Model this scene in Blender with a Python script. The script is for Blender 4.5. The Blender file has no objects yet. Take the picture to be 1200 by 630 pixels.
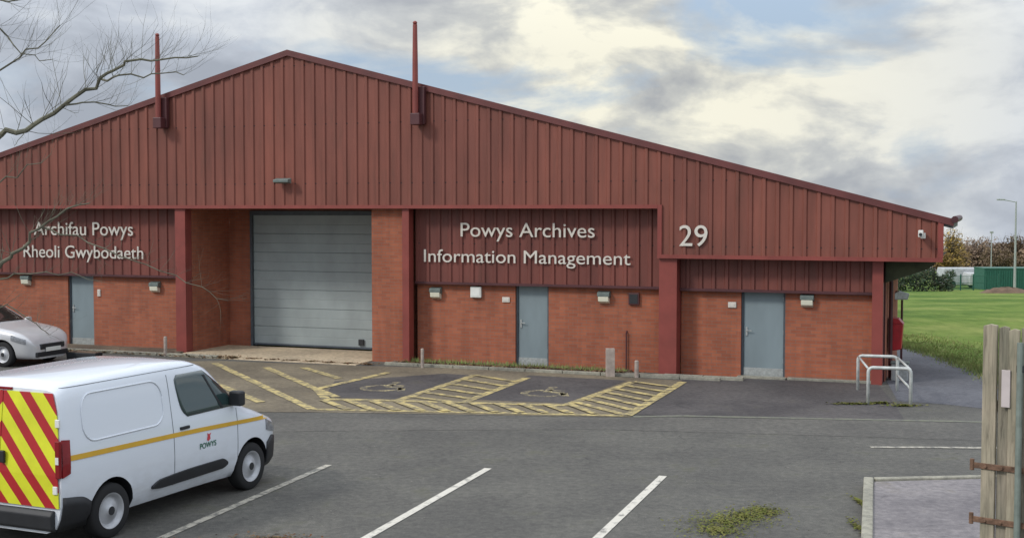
import bpy, bmesh, math, random
from mathutils import Vector, Matrix
random.seed(7)
R = math.radians
C = bpy.context.scene.collection
PI = math.pi

# ------------------------------------------------------------------ camera model (used to measure the place)
H, F, PITCH = 3.85, 1470.0, math.atan(70/1470.0)
cp, sp = math.cos(PITCH), math.sin(PITCH)
def ray(px, py):
    a, b = px-600, 315-py
    return Vector((a, F*cp + b*sp, -F*sp + b*cp))
def gp(px, py, z=0.0):                       # where a sight line meets the level z
    d = ray(px, py); t = (z-H)/d.z
    return Vector((d.x*t, d.y*t, z))
def dp(px, py, Y):                           # point on a sight line at depth Y
    d = ray(px, py); t = Y/d.y
    return Vector((d.x*t, Y, H+d.z*t))
TH = math.atan(F/3900.0)
O = gp(625, 430)
S = Vector((math.cos(TH), -math.sin(TH), 0)); D = Vector((math.sin(TH), math.cos(TH), 0))
def fl(px, py, y=0.0):                       # (s, z) on a plane parallel to the facade, y behind it
    d = ray(px, py); o = Vector((0, 0, H)); q = O + D*y
    t = (q-o).dot(D)/d.dot(D); p = o + d*t - O
    return p.dot(S), p.z
def fs(px, y=0.0, py=300): return fl(px, py, y)[0]
def loc(v):                                  # world -> facade frame
    q = Vector(v)-O; return Vector((q.dot(S), q.dot(D), v[2]))
def wld(s, y, z): return O + S*s + D*y + Vector((0, 0, z))

# ------------------------------------------------------------------ helpers
def tag(o, label=None, cat=None, group=None, kind=None):
    if label: o['label'] = label
    if cat: o['category'] = cat
    if group: o['group'] = group
    if kind: o['kind'] = kind
    return o
def empty(name, loc=(0, 0, 0), rz=0.0, **k):
    o = bpy.data.objects.new(name, None); C.objects.link(o)
    o.location = loc; o.rotation_euler = (0, 0, rz); o.empty_display_size = .2
    return tag(o, **k)
class MB:
    def __init__(s): s.v = []; s.f = []; s.m = []
    def quad(s, *p, m=0):
        n = len(s.v); s.v += [tuple(q) for q in p]; s.f.append(tuple(range(n, n+len(p)))); s.m.append(m)
    def box(s, x0, x1, y0, y1, z0, z1, m=0):
        n = len(s.v)
        s.v += [(x, y, z) for x in (x0, x1) for y in (y0, y1) for z in (z0, z1)]
        for q in ((0,1,3,2),(4,6,7,5),(0,4,5,1),(2,3,7,6),(0,2,6,4),(1,5,7,3)):
            s.f.append(tuple(n+i for i in q)); s.m.append(m)
        return s
    def prism(s, poly, d0, d1, ax='y', m=0):   # poly in the plane across ax
        n = len(s.v); k = len(poly)
        def P(a, b, c): return {'y': (a, c, b), 'x': (c, a, b), 'z': (a, b, c)}[ax]
        s.v += [P(a, b, d0) for a, b in poly] + [P(a, b, d1) for a, b in poly]
        s.f.append(tuple(range(n, n+k))); s.f.append(tuple(range(n+2*k-1, n+k-1, -1))); s.m += [m, m]
        for i in range(k):
            j = (i+1) % k; s.f.append((n+i, n+k+i, n+k+j, n+j)); s.m.append(m)
        return s
    def tube(s, pts, rad, n=8, cap=True, m=0):
        pts = [Vector(p) for p in pts]
        if not hasattr(rad, '__len__'): rad = [rad]*len(pts)
        b = len(s.v); up = None
        for i, p in enumerate(pts):
            t = (pts[min(i+1, len(pts)-1)]-pts[max(i-1, 0)])
            if t.length < 1e-9: t = Vector((0, 0, 1))
            t.normalize()
            if up is None: up = t.orthogonal().normalized()
            up = (up - t*up.dot(t)); up = up.normalized() if up.length > 1e-6 else t.orthogonal().normalized()
            w = t.cross(up)
            for k in range(n):
                a = 2*PI*k/n; s.v.append(tuple(p + (up*math.cos(a)+w*math.sin(a))*rad[i]))
        for i in range(len(pts)-1):
            for k in range(n):
                k2 = (k+1) % n
                s.f.append((b+i*n+k, b+i*n+k2, b+(i+1)*n+k2, b+(i+1)*n+k)); s.m.append(m)
        if cap:
            s.f.append(tuple(b+k for k in range(n))[::-1]); e = b+(len(pts)-1)*n
            s.f.append(tuple(e+k for k in range(n))); s.m += [m, m]
        return s
    def lathe(s, prof, n=32, ax='y', c=(0, 0, 0), m=0):   # prof: (radius, along axis), closed loop allowed
        b = len(s.v); k = len(prof)
        for i in range(n):
            a = 2*PI*i/n
            for r, h in prof:
                p = {'y': (r*math.cos(a), h, r*math.sin(a)), 'z': (r*math.cos(a), r*math.sin(a), h)}[ax]
                s.v.append(tuple(p[j]+c[j] for j in range(3)))
        for i in range(n):
            i2 = (i+1) % n
            for j in range(k-1):
                s.f.append((b+i*k+j, b+i*k+j+1, b+i2*k+j+1, b+i2*k+j)); s.m.append(m)
        return s
    def grid(s, fn, nu, nv, m=0):
        b = len(s.v)
        for i in range(nu+1):
            for j in range(nv+1): s.v.append(tuple(fn(i/nu, j/nv)))
        for i in range(nu):
            for j in range(nv):
                q = b+i*(nv+1)+j; s.f.append((q, q+nv+1, q+nv+2, q+1)); s.m.append(m)
        return s
    def build(s, name, mats, parent=None, smooth=False, bevel=0, solid=0, fix=True):
        me = bpy.data.meshes.new(name); me.from_pydata(s.v, [], s.f)
        if not isinstance(mats, (list, tuple)): mats = [mats]
        for m in mats: me.materials.append(m)
        if len(mats) > 1: me.polygons.foreach_set('material_index', s.m)
        if fix:
            bm = bmesh.new(); bm.from_mesh(me); bmesh.ops.recalc_face_normals(bm, faces=bm.faces); bm.to_mesh(me); bm.free()
        if smooth: me.polygons.foreach_set('use_smooth', [True]*len(me.polygons))
        me.update()
        o = bpy.data.objects.new(name, me); C.objects.link(o)
        if parent: o.parent = parent
        if solid:
            q = o.modifiers.new('s', 'SOLIDIFY'); q.thickness = solid; q.offset = 0
        if bevel:
            q = o.modifiers.new('b', 'BEVEL'); q.width = bevel; q.segments = 2; q.limit_method = 'ANGLE'
        return o
def box(name, mat, x0, x1, y0, y1, z0, z1, parent=None, bevel=0):
    return MB().box(x0, x1, y0, y1, z0, z1).build(name, mat, parent, bevel=bevel)

# ------------------------------------------------------------------ materials
def mk(name):
    m = bpy.data.materials.new(name); m.use_nodes = True
    nt = m.node_tree; return m, nt, nt.nodes, nt.links, nt.nodes['Principled BSDF']
def N(nt, t, **k):
    n = nt.nodes.new(t)
    for a, b in k.items():
        if a in n.inputs: n.inputs[a].default_value = b
        else: setattr(n, a, b)
    return n
def c4(c): return (c[0], c[1], c[2], 1)
def ramp(nt, fac, stops):
    r = N(nt, 'ShaderNodeValToRGB'); e = r.color_ramp.elements
    e[0].position = stops[0][0]; e[0].color = c4(stops[0][1]); e[1].position = stops[-1][0]; e[1].color = c4(stops[-1][1])
    for p, c in stops[1:-1]:
        q = e.new(p); q.color = c4(c)
    nt.links.new(fac, r.inputs[0]); return r.outputs[0]
def mix(nt, fac, a, b, mode='MIX'):
    n = N(nt, 'ShaderNodeMix', data_type='RGBA', blend_type=mode)
    for i, v in ((0, fac), (6, a), (7, b)):
        if hasattr(v, 'links') or hasattr(v, 'is_linked'): nt.links.new(v, n.inputs[i])
        else: n.inputs[i].default_value = v if i == 0 else c4(v)
    return n.outputs[2]
def noise(nt, vec, scale, detail=4, rough=.55, dist=0):
    n = N(nt, 'ShaderNodeTexNoise', Scale=scale, Detail=detail, Roughness=rough, Distortion=dist)
    nt.links.new(vec, n.inputs['Vector']); return n.outputs['Fac']
def coords(nt, sc=(1, 1, 1), world=False):
    if world:
        g = N(nt, 'ShaderNodeNewGeometry'); src = g.outputs['Position']
    else:
        g = N(nt, 'ShaderNodeTexCoord'); src = g.outputs['Object']
    mp = N(nt, 'ShaderNodeMapping'); mp.inputs['Scale'].default_value = sc
    nt.links.new(src, mp.inputs['Vector']); return mp.outputs['Vector']
def bump(nt, h, b, strength=.3, dist=.02):
    n = N(nt, 'ShaderNodeBump', Strength=strength, Distance=dist)
    nt.links.new(h, n.inputs['Height']); nt.links.new(n.outputs['Normal'], b.inputs['Normal'])
def plain(name, col, rough=.6, metal=0, var=.18, scale=6, sc=(1, 1, 1), bmp=.0, spec=.5, coat=0):
    m, nt, nd, lk, b = mk(name)
    v = coords(nt, sc); f = noise(nt, v, scale)
    lo = [c*(1-var) for c in col]; hi = [min(1, c*(1+var)) for c in col]
    lk.new(ramp(nt, f, [(.3, lo), (.7, hi)]), b.inputs['Base Color'])
    b.inputs['Roughness'].default_value = rough; b.inputs['Metallic'].default_value = metal
    b.inputs['Specular IOR Level'].default_value = spec
    if coat: b.inputs['Coat Weight'].default_value = coat
    if bmp: bump(nt, noise(nt, v, scale*6), b, bmp, .01)
    return m
def mat_brick(name, c1, c2, cm):
    m, nt, nd, lk, b = mk(name)
    t = N(nt, 'ShaderNodeTexCoord'); sx = N(nt, 'ShaderNodeSeparateXYZ'); lk.new(t.outputs['Object'], sx.inputs[0])
    ad = N(nt, 'ShaderNodeMath', operation='ADD'); lk.new(sx.outputs[0], ad.inputs[0]); lk.new(sx.outputs[1], ad.inputs[1])
    cb = N(nt, 'ShaderNodeCombineXYZ'); lk.new(ad.outputs[0], cb.inputs[0]); lk.new(sx.outputs[2], cb.inputs[1])
    br = N(nt, 'ShaderNodeTexBrick', Scale=1.0); br.inputs['Brick Width'].default_value = .225; br.inputs['Row Height'].default_value = .075
    br.inputs['Mortar Size'].default_value = .006; br.inputs['Mortar Smooth'].default_value = .2
    br.inputs['Color1'].default_value = c4(c1); br.inputs['Color2'].default_value = c4(c2); br.inputs['Mortar'].default_value = c4(cm)
    lk.new(cb.outputs[0], br.inputs['Vector'])
    big = noise(nt, cb.outputs[0], .8, 5, .6)
    col = mix(nt, 1.0, br.outputs['Color'], ramp(nt, big, [(.38, (.90, .89, .88)), (.62, (1.1, 1.08, 1.05))]), 'MULTIPLY')
    st = noise(nt, coords(nt, (1.5, 1.5, .15)), 3, 3)
    col = mix(nt, 1.0, col, ramp(nt, st, [(.35, (.88, .88, .88)), (.6, (1.04, 1.03, 1.02))]), 'MULTIPLY')
    lk.new(col, b.inputs['Base Color']); b.inputs['Roughness'].default_value = .9
    bump(nt, br.outputs['Fac'], b, -.4, .008); return m
def mat_clad(name, col):
    m, nt, nd, lk, b = mk(name)
    v = coords(nt, (1, 1, .12)); f = noise(nt, v, 3.5, 6, .6); g = noise(nt, coords(nt), .5, 3)
    a = ramp(nt, f, [(.3, [c*.80 for c in col]), (.68, [c*1.17 for c in col])])
    a = mix(nt, 1.0, a, ramp(nt, g, [(.3, (.88, .9, .92)), (.7, (1.1, 1.06, 1.04))]), 'MULTIPLY')
    # algae and dirt streaks
    h = noise(nt, coords(nt, (2, 2, .25)), 2.2, 5, .65)
    a = mix(nt, ramp(nt, h, [(.56, (0, 0, 0)), (.78, (.35, .35, .35))]), a, (.075, .05, .035))
    t = N(nt, 'ShaderNodeTexCoord'); sx = N(nt, 'ShaderNodeSeparateXYZ'); lk.new(t.outputs['Object'], sx.inputs[0])
    dv = N(nt, 'ShaderNodeMath', operation='DIVIDE'); dv.inputs[1].default_value = .9; lk.new(sx.outputs[0], dv.inputs[0])
    fl_ = N(nt, 'ShaderNodeMath', operation='FLOOR'); lk.new(dv.outputs[0], fl_.inputs[0])
    wn = N(nt, 'ShaderNodeTexWhiteNoise', noise_dimensions='1D'); lk.new(fl_.outputs[0], wn.inputs['W'])
    a = mix(nt, 1.0, a, ramp(nt, wn.outputs['Value'], [(0, (.90, .91, .93)), (1, (1.10, 1.08, 1.06))]), 'MULTIPLY')
    zm = N(nt, 'ShaderNodeMath', operation='PINGPONG'); zm.inputs[1].default_value = .75; lk.new(sx.outputs[2], zm.inputs[0])
    xm = N(nt, 'ShaderNodeMath', operation='PINGPONG'); xm.inputs[1].default_value = .15; lk.new(sx.outputs[0], xm.inputs[0])
    c1 = N(nt, 'ShaderNodeMath', operation='LESS_THAN'); c1.inputs[1].default_value = .016; lk.new(zm.outputs[0], c1.inputs[0])
    c2 = N(nt, 'ShaderNodeMath', operation='LESS_THAN'); c2.inputs[1].default_value = .016; lk.new(xm.outputs[0], c2.inputs[0])
    mm = N(nt, 'ShaderNodeMath', operation='MULTIPLY'); lk.new(c1.outputs[0], mm.inputs[0]); lk.new(c2.outputs[0], mm.inputs[1])
    a = mix(nt, mm.outputs[0], a, (.06, .03, .03))
    lk.new(a, b.inputs['Base Color']); b.inputs['Roughness'].default_value = .5
    b.inputs['Specular IOR Level'].default_value = .35
    bump(nt, noise(nt, coords(nt), 30, 2), b, .08, .01); return m
def mat_asphalt(name, col, grit=.35, patch=.25, moss=0.0, tint=(.09, .085, .05), rough=.86):
    m, nt, nd, lk, b = mk(name)
    v = coords(nt, world=True)
    fine = noise(nt, v, 95, 3, .7); mid = noise(nt, v, 9, 5, .65); big = noise(nt, v, .55, 5, .6)
    a = ramp(nt, fine, [(.28, [c*(1-grit) for c in col]), (.72, [c*(1+grit) for c in col])])
    a = mix(nt, 1.0, a, ramp(nt, mid, [(.36, (.80, .80, .80)), (.64, (1.2, 1.19, 1.16))]), 'MULTIPLY')
    a = mix(nt, 1.0, a, ramp(nt, big, [(.40, (1-patch,)*3), (.60, (1+patch, 1+patch, 1+patch*.8))]), 'MULTIPLY')
    # pale stones and small litter
    vo = N(nt, 'ShaderNodeTexVoronoi', Scale=9.0); lk.new(v, vo.inputs['Vector'])
    sp_ = ramp(nt, vo.outputs['Distance'], [(.05, (.8, .8, .8)), (.12, (0, 0, 0))])
    gate = ramp(nt, noise(nt, v, 2.3, 2), [(.52, (0, 0, 0)), (.62, (1, 1, 1))])
    a = mix(nt, mix(nt, 1.0, sp_, gate, 'MULTIPLY'), a, (.30, .28, .24))
    # tyre-worn bands, cracks
    wv = N(nt, 'ShaderNodeTexVoronoi', Scale=.45, feature='DISTANCE_TO_EDGE')
    wn = N(nt, 'ShaderNodeVectorMath', operation='ADD'); nn = N(nt, 'ShaderNodeTexNoise', Scale=1.4, Detail=4.0)
    lk.new(v, nn.inputs['Vector']); lk.new(v, wn.inputs[0]); lk.new(nn.outputs['Color'], wn.inputs[1]); lk.new(wn.outputs[0], wv.inputs['Vector'])
    cr = ramp(nt, wv.outputs['Distance'], [(.0, (.42, .42, .42)), (.013, (0, 0, 0))])
    a = mix(nt, mix(nt, 1.0, cr, gate, 'MULTIPLY'), a, (.02, .02, .02))
    if moss:
        mm = noise(nt, v, 1.1, 7, .7)
        a = mix(nt, ramp(nt, mm, [(.62-moss*.1, (0, 0, 0)), (.8-moss*.1, (.8, .8, .8))]), a, tint)
    lk.new(a, b.inputs['Base Color']); b.inputs['Roughness'].default_value = rough
    b.inputs['Specular IOR Level'].default_value = .4
    bump(nt, fine, b, .5, .01); return m
def mat_worn(name, col, under, wear=.5, scale=7):
    m, nt, nd, lk, b = mk(name); v = coords(nt, world=True)
    f = noise(nt, v, scale, 7, .72); g = noise(nt, v, 60, 2, .6)
    s = N(nt, 'ShaderNodeMath', operation='ADD'); lk.new(f, s.inputs[0]); k = N(nt, 'ShaderNodeMath', operation='MULTIPLY'); k.inputs[1].default_value = .25
    lk.new(g, k.inputs[0]); lk.new(k.outputs[0], s.inputs[1])
    fac = ramp(nt, s.outputs[0], [(wear+.02, (0, 0, 0)), (wear+.16, (1, 1, 1))])
    lk.new(mix(nt, fac, under, col), b.inputs['Base Color']); b.inputs['Roughness'].default_value = .8
    return m
def mat_grass(name, c1, c2, c3):
    m, nt, nd, lk, b = mk(name); v = coords(nt, world=True)
    a = ramp(nt, noise(nt, v, .18, 6, .65), [(.38, c1), (.5, c2), (.64, c3)])
    a = mix(nt, 1.0, a, ramp(nt, noise(nt, coords(nt, (1, .35, 1), True), 2.2, 6, .7), [(.3, (.72, .76, .7)), (.7, (1.25, 1.2, 1.2))]), 'MULTIPLY')
    lk.new(a, b.inputs['Base Color']); b.inputs['Roughness'].default_value = .95; b.inputs['Specular IOR Level'].default_value = .1
    bump(nt, noise(nt, v, 14, 4, .7), b, .8, .08); return m
def mat_leafy(name, cols, rough=.8):
    m, nt, nd, lk, b = mk(name)
    g = N(nt, 'ShaderNodeNewGeometry')
    f = noise(nt, coords(nt, world=True), .9, 3)
    r = ramp(nt, g.outputs['Random Per Island'], [(i/(len(cols)-1), c) for i, c in enumerate(cols)])
    r = mix(nt, 1.0, r, ramp(nt, f, [(.3, (.7, .7, .7)), (.7, (1.25, 1.25, 1.2))]), 'MULTIPLY')
    lk.new(r, b.inputs['Base Color']); b.inputs['Roughness'].default_value = rough; b.inputs['Specular IOR Level'].default_value = .15
    return m
def mat_chevron():
    m, nt, nd, lk, b = mk('chevron_film')
    t = N(nt, 'ShaderNodeTexCoord'); sx = N(nt, 'ShaderNodeSeparateXYZ'); lk.new(t.outputs['Object'], sx.inputs[0])
    ab = N(nt, 'ShaderNodeMath', operation='ABSOLUTE'); lk.new(sx.outputs[1], ab.inputs[0])
    mu = N(nt, 'ShaderNodeMath', operation='MULTIPLY'); mu.inputs[1].default_value = 1.12; lk.new(ab.outputs[0], mu.inputs[0])
    ad = N(nt, 'ShaderNodeMath', operation='ADD'); lk.new(mu.outputs[0], ad.inputs[0]); lk.new(sx.outputs[2], ad.inputs[1])
    md = N(nt, 'ShaderNodeMath', operation='PINGPONG'); md.inputs[1].default_value = .195; lk.new(ad.outputs[0], md.inputs[0])
    gt = N(nt, 'ShaderNodeMath', operation='GREATER_THAN'); gt.inputs[1].default_value = .105; lk.new(md.outputs[0], gt.inputs[0])
    c = mix(nt, gt.outputs[0], (.70, .72, .03), (.42, .02, .025))
    d = noise(nt, coords(nt), 3, 4)
    c = mix(nt, 1.0, c, ramp(nt, d, [(.3, (.85, .85, .85)), (.7, (1.05, 1.05, 1.05))]), 'MULTIPLY')
    lk.new(c, b.inputs['Base Color']); b.inputs['Roughness'].default_value = .35; return m
def mat_glass_dark(name, col, rough=.06):
    m, nt, nd, lk, b = mk(name)
    b.inputs['Base Color'].default_value = c4(col); b.inputs['Roughness'].default_value = rough
    b.inputs['Specular IOR Level'].default_value = .9; b.inputs['Coat Weight'].default_value = .6; b.inputs['Coat Roughness'].default_value = .03
    bump(nt, noise(nt, coords(nt), 2.5, 2), b, .05, .05)
    return m

M = {}
M['brick'] = mat_brick('orange_brick', (.37, .118, .062), (.29, .088, .048), (.22, .13, .10))
M['clad'] = mat_clad('ribbed_red_cladding', (.200, .069, .050))
M['clad_low'] = mat_clad('lower_red_cladding', (.172, .056, .044))
M['trim'] = plain('red_trim', (.225, .048, .038), .5, var=.15, scale=2)
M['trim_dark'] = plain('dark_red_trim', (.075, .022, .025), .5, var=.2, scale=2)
M['trim_mid'] = plain('verge_red', (.12, .032, .030), .5, var=.2, scale=2)
M['roof'] = plain('roof_sheet', (.16, .16, .16), .7)
M['door'] = plain('grey_blue_door_paint', (.20, .25, .27), .5, var=.12, scale=2, sc=(1, 1, .3))
M['shutter'] = plain('shutter_paint', (.30, .345, .35), .5, var=.12, scale=1.6, sc=(1, 1, .6))
M['frame'] = plain('door_frame_paint', (.07, .085, .10), .5)
M['dark'] = plain('black_plastic', (.018, .019, .022), .55, var=.2)
M['steel'] = plain('galvanised_steel', (.42, .44, .43), .45, .5, var=.2, scale=20)
M['white'] = plain('off_white_plastic', (.72, .72, .68), .5, var=.06)
M['letter'] = plain('cream_letter', (.62, .58, .52), .5, var=.06)
M['lens'] = plain('lamp_lens', (.70, .68, .55), .25, var=.05)
M['lampbody'] = plain('lamp_body', (.13, .16, .15), .5)
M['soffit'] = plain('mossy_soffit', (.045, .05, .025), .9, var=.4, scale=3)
M['conc'] = mat_asphalt('ramp_concrete', (.47, .38, .27), .15, .12)
M['kerb'] = mat_asphalt('kerb_concrete', (.27, .26, .22), .25, .2)
M['pad'] = mat_asphalt('pad_concrete', (.20, .185, .195), .25, .2, moss=.3, tint=(.12, .10, .06))
M['asph'] = mat_asphalt('car_park_asphalt', (.100, .097, .089), .45, .13, moss=.5, tint=(.085, .085, .05))
M['asph2'] = mat_asphalt('forecourt_asphalt', (.078, .072, .074), .3, .2, moss=.3, tint=(.07, .065, .045))
M['asph3'] = mat_asphalt('path_asphalt', (.115, .118, .138), .3, .15)
M['strip'] = mat_asphalt('road_asphalt', (.106, .102, .094), .3, .12)
M['dust'] = mat_asphalt('dusty_forecourt', (.175, .148, .108), .3, .22, moss=.5, tint=(.10, .075, .045))
M['gravel'] = mat_asphalt('gravel', (.15, .115, .085), .6, .35, moss=.8, tint=(.07, .045, .03))
M['yellow'] = mat_worn('worn_yellow_paint', (.56, .45, .19), (.20, .17, .11), .54, 5)
M['yellow_faint'] = mat_worn('faded_yellow_paint', (.50, .42, .22), (.11, .10, .085), .58, 5)
M['wline'] = mat_worn('worn_white_paint', (.60, .57, .50), (.17, .165, .15), .44)
M['wline_faint'] = mat_worn('faint_white_paint', (.44, .41, .34), (.15, .145, .13), .52)
M['pale'] = mat_worn('pale_channel', (.17, .175, .13), (.11, .11, .105), .50)
M['grass'] = mat_grass('grass', (.095, .165, .036), (.155, .225, .052), (.24, .28, .085))
M['moss'] = mat_leafy('moss', [(.07, .085, .02), (.13, .15, .03), (.17, .16, .05), (.09, .075, .035)])
M['litter'] = mat_leafy('leaf_litter', [(.16, .07, .03), (.10, .05, .03), (.22, .15, .09), (.07, .07, .03)])
M['bark'] = plain('bark', (.085, .075, .062), .95, var=.4, scale=12, bmp=.4)
M['bark_green'] = plain('lichen_bark', (.13, .125, .09), .95, var=.4, scale=9)
M['twiggy'] = mat_leafy('brown_crown', [(.20, .14, .105), (.25, .18, .13), (.16, .115, .09), (.28, .20, .12)])
M['amber'] = mat_leafy('amber_crown', [(.28, .18, .05), (.36, .25, .07), (.22, .14, .06), (.18, .13, .07)])
M['hedge'] = mat_leafy('hedge', [(.035, .06, .035), (.05, .08, .045), (.06, .085, .05), (.08, .075, .05)])
M['green_sheet'] = plain('green_steel', (.02, .11, .075), .5)
M['earth'] = plain('brown_earth', (.13, .085, .055), .95, var=.35, scale=3, bmp=.5)
def mat_van():
    m, nt, nd, lk, b = mk('white_van_paint')
    t = N(nt, 'ShaderNodeTexCoord'); sx = N(nt, 'ShaderNodeSeparateXYZ'); lk.new(t.outputs['Object'], sx.inputs[0])
    f = noise(nt, coords(nt, (1, 1, 2.5)), 4.5, 7, .65)
    hgt = ramp(nt, sx.outputs[2], [(.28, (.30, .30, .30)), (.95, (0, 0, 0))])      # road film thrown up along the sills
    d = ramp(nt, f, [(.35, (.15, .15, .15)), (.65, (1, 1, 1))])
    c = mix(nt, mix(nt, 1.0, hgt, d, 'MULTIPLY'), (.72, .76, .82), (.28, .25, .21))
    lk.new(c, b.inputs['Base Color']); b.inputs['Roughness'].default_value = .22; b.inputs['Coat Weight'].default_value = .7
    return m
M['van'] = mat_van()
M['van_line'] = plain('panel_gap', (.16, .17, .19), .6)
M['silver'] = plain('silver_paint', (.60, .60, .61), .3, .25, var=.04, coat=.6)
M['glass'] = mat_glass_dark('tinted_glass', (.025, .05, .05))
M['cglass'] = mat_glass_dark('car_glass', (.035, .03, .026))
M['tyre'] = plain('tyre_rubber', (.014, .014, .015), .85)
M['rim'] = plain('steel_wheel', (.45, .46, .48), .4, .3)
M['orange'] = plain('orange_tape', (.62, .36, .03), .4, var=.06)
M['chev'] = mat_chevron()
M['fargrey'] = plain('pale_grey_paint', (.42, .44, .45), .4)
M['headglass'] = plain('clear_lamp_glass', (.30, .31, .33), .12, .3, var=.3, scale=25)
M['redlamp'] = plain('red_lamp', (.22, .010, .014), .2, var=.15)
M['red'] = plain('red_box_paint', (.38, .012, .018), .4)
M['green'] = plain('green_print', (.03, .22, .12), .5)
M['pink'] = plain('red_print', (.62, .06, .08), .5)
def mat_wood(name, col):
    m, nt, nd, lk, b = mk(name)
    f = noise(nt, coords(nt, (14, 14, .9)), 2.2, 6, .65, .8); g = noise(nt, coords(nt, (1, 1, .6)), 3, 4)
    a = ramp(nt, f, [(.28, [c*.45 for c in col]), (.5, col), (.72, [c*1.35 for c in col])])
    a = mix(nt, 1.0, a, ramp(nt, g, [(.3, (.7, .74, .68)), (.7, (1.15, 1.1, 1.05))]), 'MULTIPLY')
    lk.new(a, b.inputs['Base Color']); b.inputs['Roughness'].default_value = .9
    bump(nt, f, b, .5, .01); return m
M['wood'] = mat_wood('weathered_board', (.34, .30, .235))
M['wood2'] = mat_wood('grey_board', (.26, .235, .19))
M['rust'] = plain('rusty_iron', (.17, .10, .065), .85, .2, var=.5, scale=18, bmp=.4)
M['tube'] = plain('green_grey_tube', (.22, .26, .23), .5, .3, var=.2, scale=8)
M['plate'] = plain('faded_notice', (.52, .46, .45), .6, var=.08)

# ------------------------------------------------------------------ terrain and surfaces
def terr(x, y):
    d = max(0.0, y-44.0)
    z = -.048*d if d > 6 else -.048*d*d/12
    if d > 6: z = -.048*(d-3)
    return z
xs = [-900, -400, -200, -120, -80]+list(range(-60, 64, 4))+[80, 120, 200, 400, 900]
ys = [-60, -30, -10, 0, 10, 20, 30, 38, 42]+list(range(44, 130, 3))+[140, 160, 200, 300, 500, 900, 1600]
mb = MB()
for j, y in enumerate(ys):
    for i, x in enumerate(xs):
        n = 0 if y < 50 else (random.random()-.5)*.12
        mb.v.append((x, y, terr(x, y)+n-(.0)))
for j in range(len(ys)-1):
    for i in range(len(xs)-1):
        a = j*len(xs)+i; mb.f.append((a, a+1, a+1+len(xs), a+len(xs))); mb.m.append(0)
tag(mb.build('grass_field', M['grass'], smooth=True), kind='structure')

def sheet(name, pts, z, mat, kind='structure'):
    m = MB(); m.quad(*[(p[0], p[1], z) for p in pts])
    o = m.build(name, mat, fix=False)
    if o.data.polygons[0].normal.z < 0: o.data.flip_normals()
    return tag(o, kind=kind) if kind else o
g2 = lambda px, py: tuple(gp(px, py))[:2]
w2 = lambda s, y: tuple(wld(s, y, 0))[:2]
# asphalt: whole yard, bounded on the right by the curved grass edge
edge = [g2(1048, 401), g2(1062, 404), g2(1080, 409), g2(1110, 418), g2(1150, 434), g2(1230, 472), (14, 22), (30, 20), (60, 10), (60, -30), (-60, -30), (-60, 40), w2(fs(0)-14, .1), w2(fs(1030), .1), w2(fs(1030), 4.4)]
sheet('car_park', edge, .004, M['asph'])
sheet('path', [g2(1052, 470), g2(1042, 452), w2(fs(1037)+.05, .3), w2(fs(1037)+.05, 4.6), g2(1049, 402.5), g2(1062, 405), g2(1080, 410), g2(1110, 419), g2(1150, 435.2), g2(1200, 458), g2(1180, 482), g2(1110, 474)], .008, M['asph3'])
sheet('forecourt', [g2(745, 486), g2(800, 446), w2(fs(795), -.05), w2(fs(1030), -.05), g2(1046, 470), g2(1060, 492), g2(800, 488)], .009, M['asph2'])
sheet('road_band', [g2(-60, 500), g2(370, 490), g2(740, 489), g2(800, 488.5), g2(1150, 495), g2(1300, 499), g2(1300, 522), g2(1020, 512), g2(700, 503), g2(370, 505), g2(-60, 515)], .007, M['strip'])
sheet('disabled_parking_surface', [g2(180, 424), g2(262, 423), g2(430, 429), g2(560, 432), g2(800, 446), g2(738, 489), g2(370, 483), g2(300, 483), g2(120, 478)], .010, M['dust'])
for q in ([(392, 447), (520, 438), (556, 440), (464, 468), (380, 466)], [(545, 468), (620, 440), (735, 446), (663, 473)]):
    sheet('parking_bay_surface', [g2(*p) for p in q], .013, M['asph2'])

# painted lines
def stroke(m, pts, w, z):
    P = [gp(*p) for p in pts]
    for a, b in zip(P[:-1], P[1:]):
        t = (b-a).normalized(); n = Vector((-t.y, t.x, 0))*w/2
        m.quad(*[(q.x, q.y, z) for q in (a-n, b-n, b+n, a+n)])
def lines(name, strokes, mat, w=.1, z=.017, wpx=None):
    m = MB()
    for i, s in enumerate(strokes): stroke(m, s, w, z+.0004*i)
    return tag(m.build(name, mat, fix=False), kind='structure')
for i, s in enumerate([[(385, 545), (120, 661)], [(572, 549), (330, 687)], [(777, 558), (610, 716)]]):
    lines('bay_line', [s], M['wline_faint'] if i == 0 else M['wline'], .115, .012)
lines('bay_line', [[(1020, 524), (1230, 525.5)]], M['wline_faint'], .13, .012)
lines('channel_line', [[(742, 488.5), (800, 487.5), (1150, 494.5), (1290, 498)]], M['pale'], .16, .0125)
Y = [[(366, 480), (550, 483.5), (735, 487.5)], [(380, 468), (463, 470), (662, 475.5)],
     [(465, 470), (556, 440)], [(541, 473), (618, 443)], [(662, 475.5), (742, 448)], [(735, 487.5), (800, 448)],
     [(252, 426), (366, 480)], [(312, 431), (372, 457), (382, 468)], [(372, 456), (455, 437)], [(395, 466), (370, 456)],
     [(200, 428), (306, 472)], [(355, 431), (398, 444)], [(140, 430), (260, 478)]]
lines('yellow_marking', Y, M['yellow'], .19, .017)
hz = []
for a, b, c, d, n in (((465, 470), (541, 473), (556, 440), (618, 443), 6), ((662, 475.5), (735, 487.5), (742, 448), (800, 449), 7)):
    for i in range(n):
        u, v = i/n, (i+1)/n
        hz.append([(a[0]+(c[0]-a[0])*v, a[1]+(c[1]-a[1])*v), (b[0]+(d[0]-b[0])*u, b[1]+(d[1]-b[1])*u)])
for i in range(11):
    x = 378+i*29
    if 450 < x < 560: x += 0
    hz.append([(x, 469.5+(x-392)*.02), (x+30, 481+(x-392)*.018)])
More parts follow.
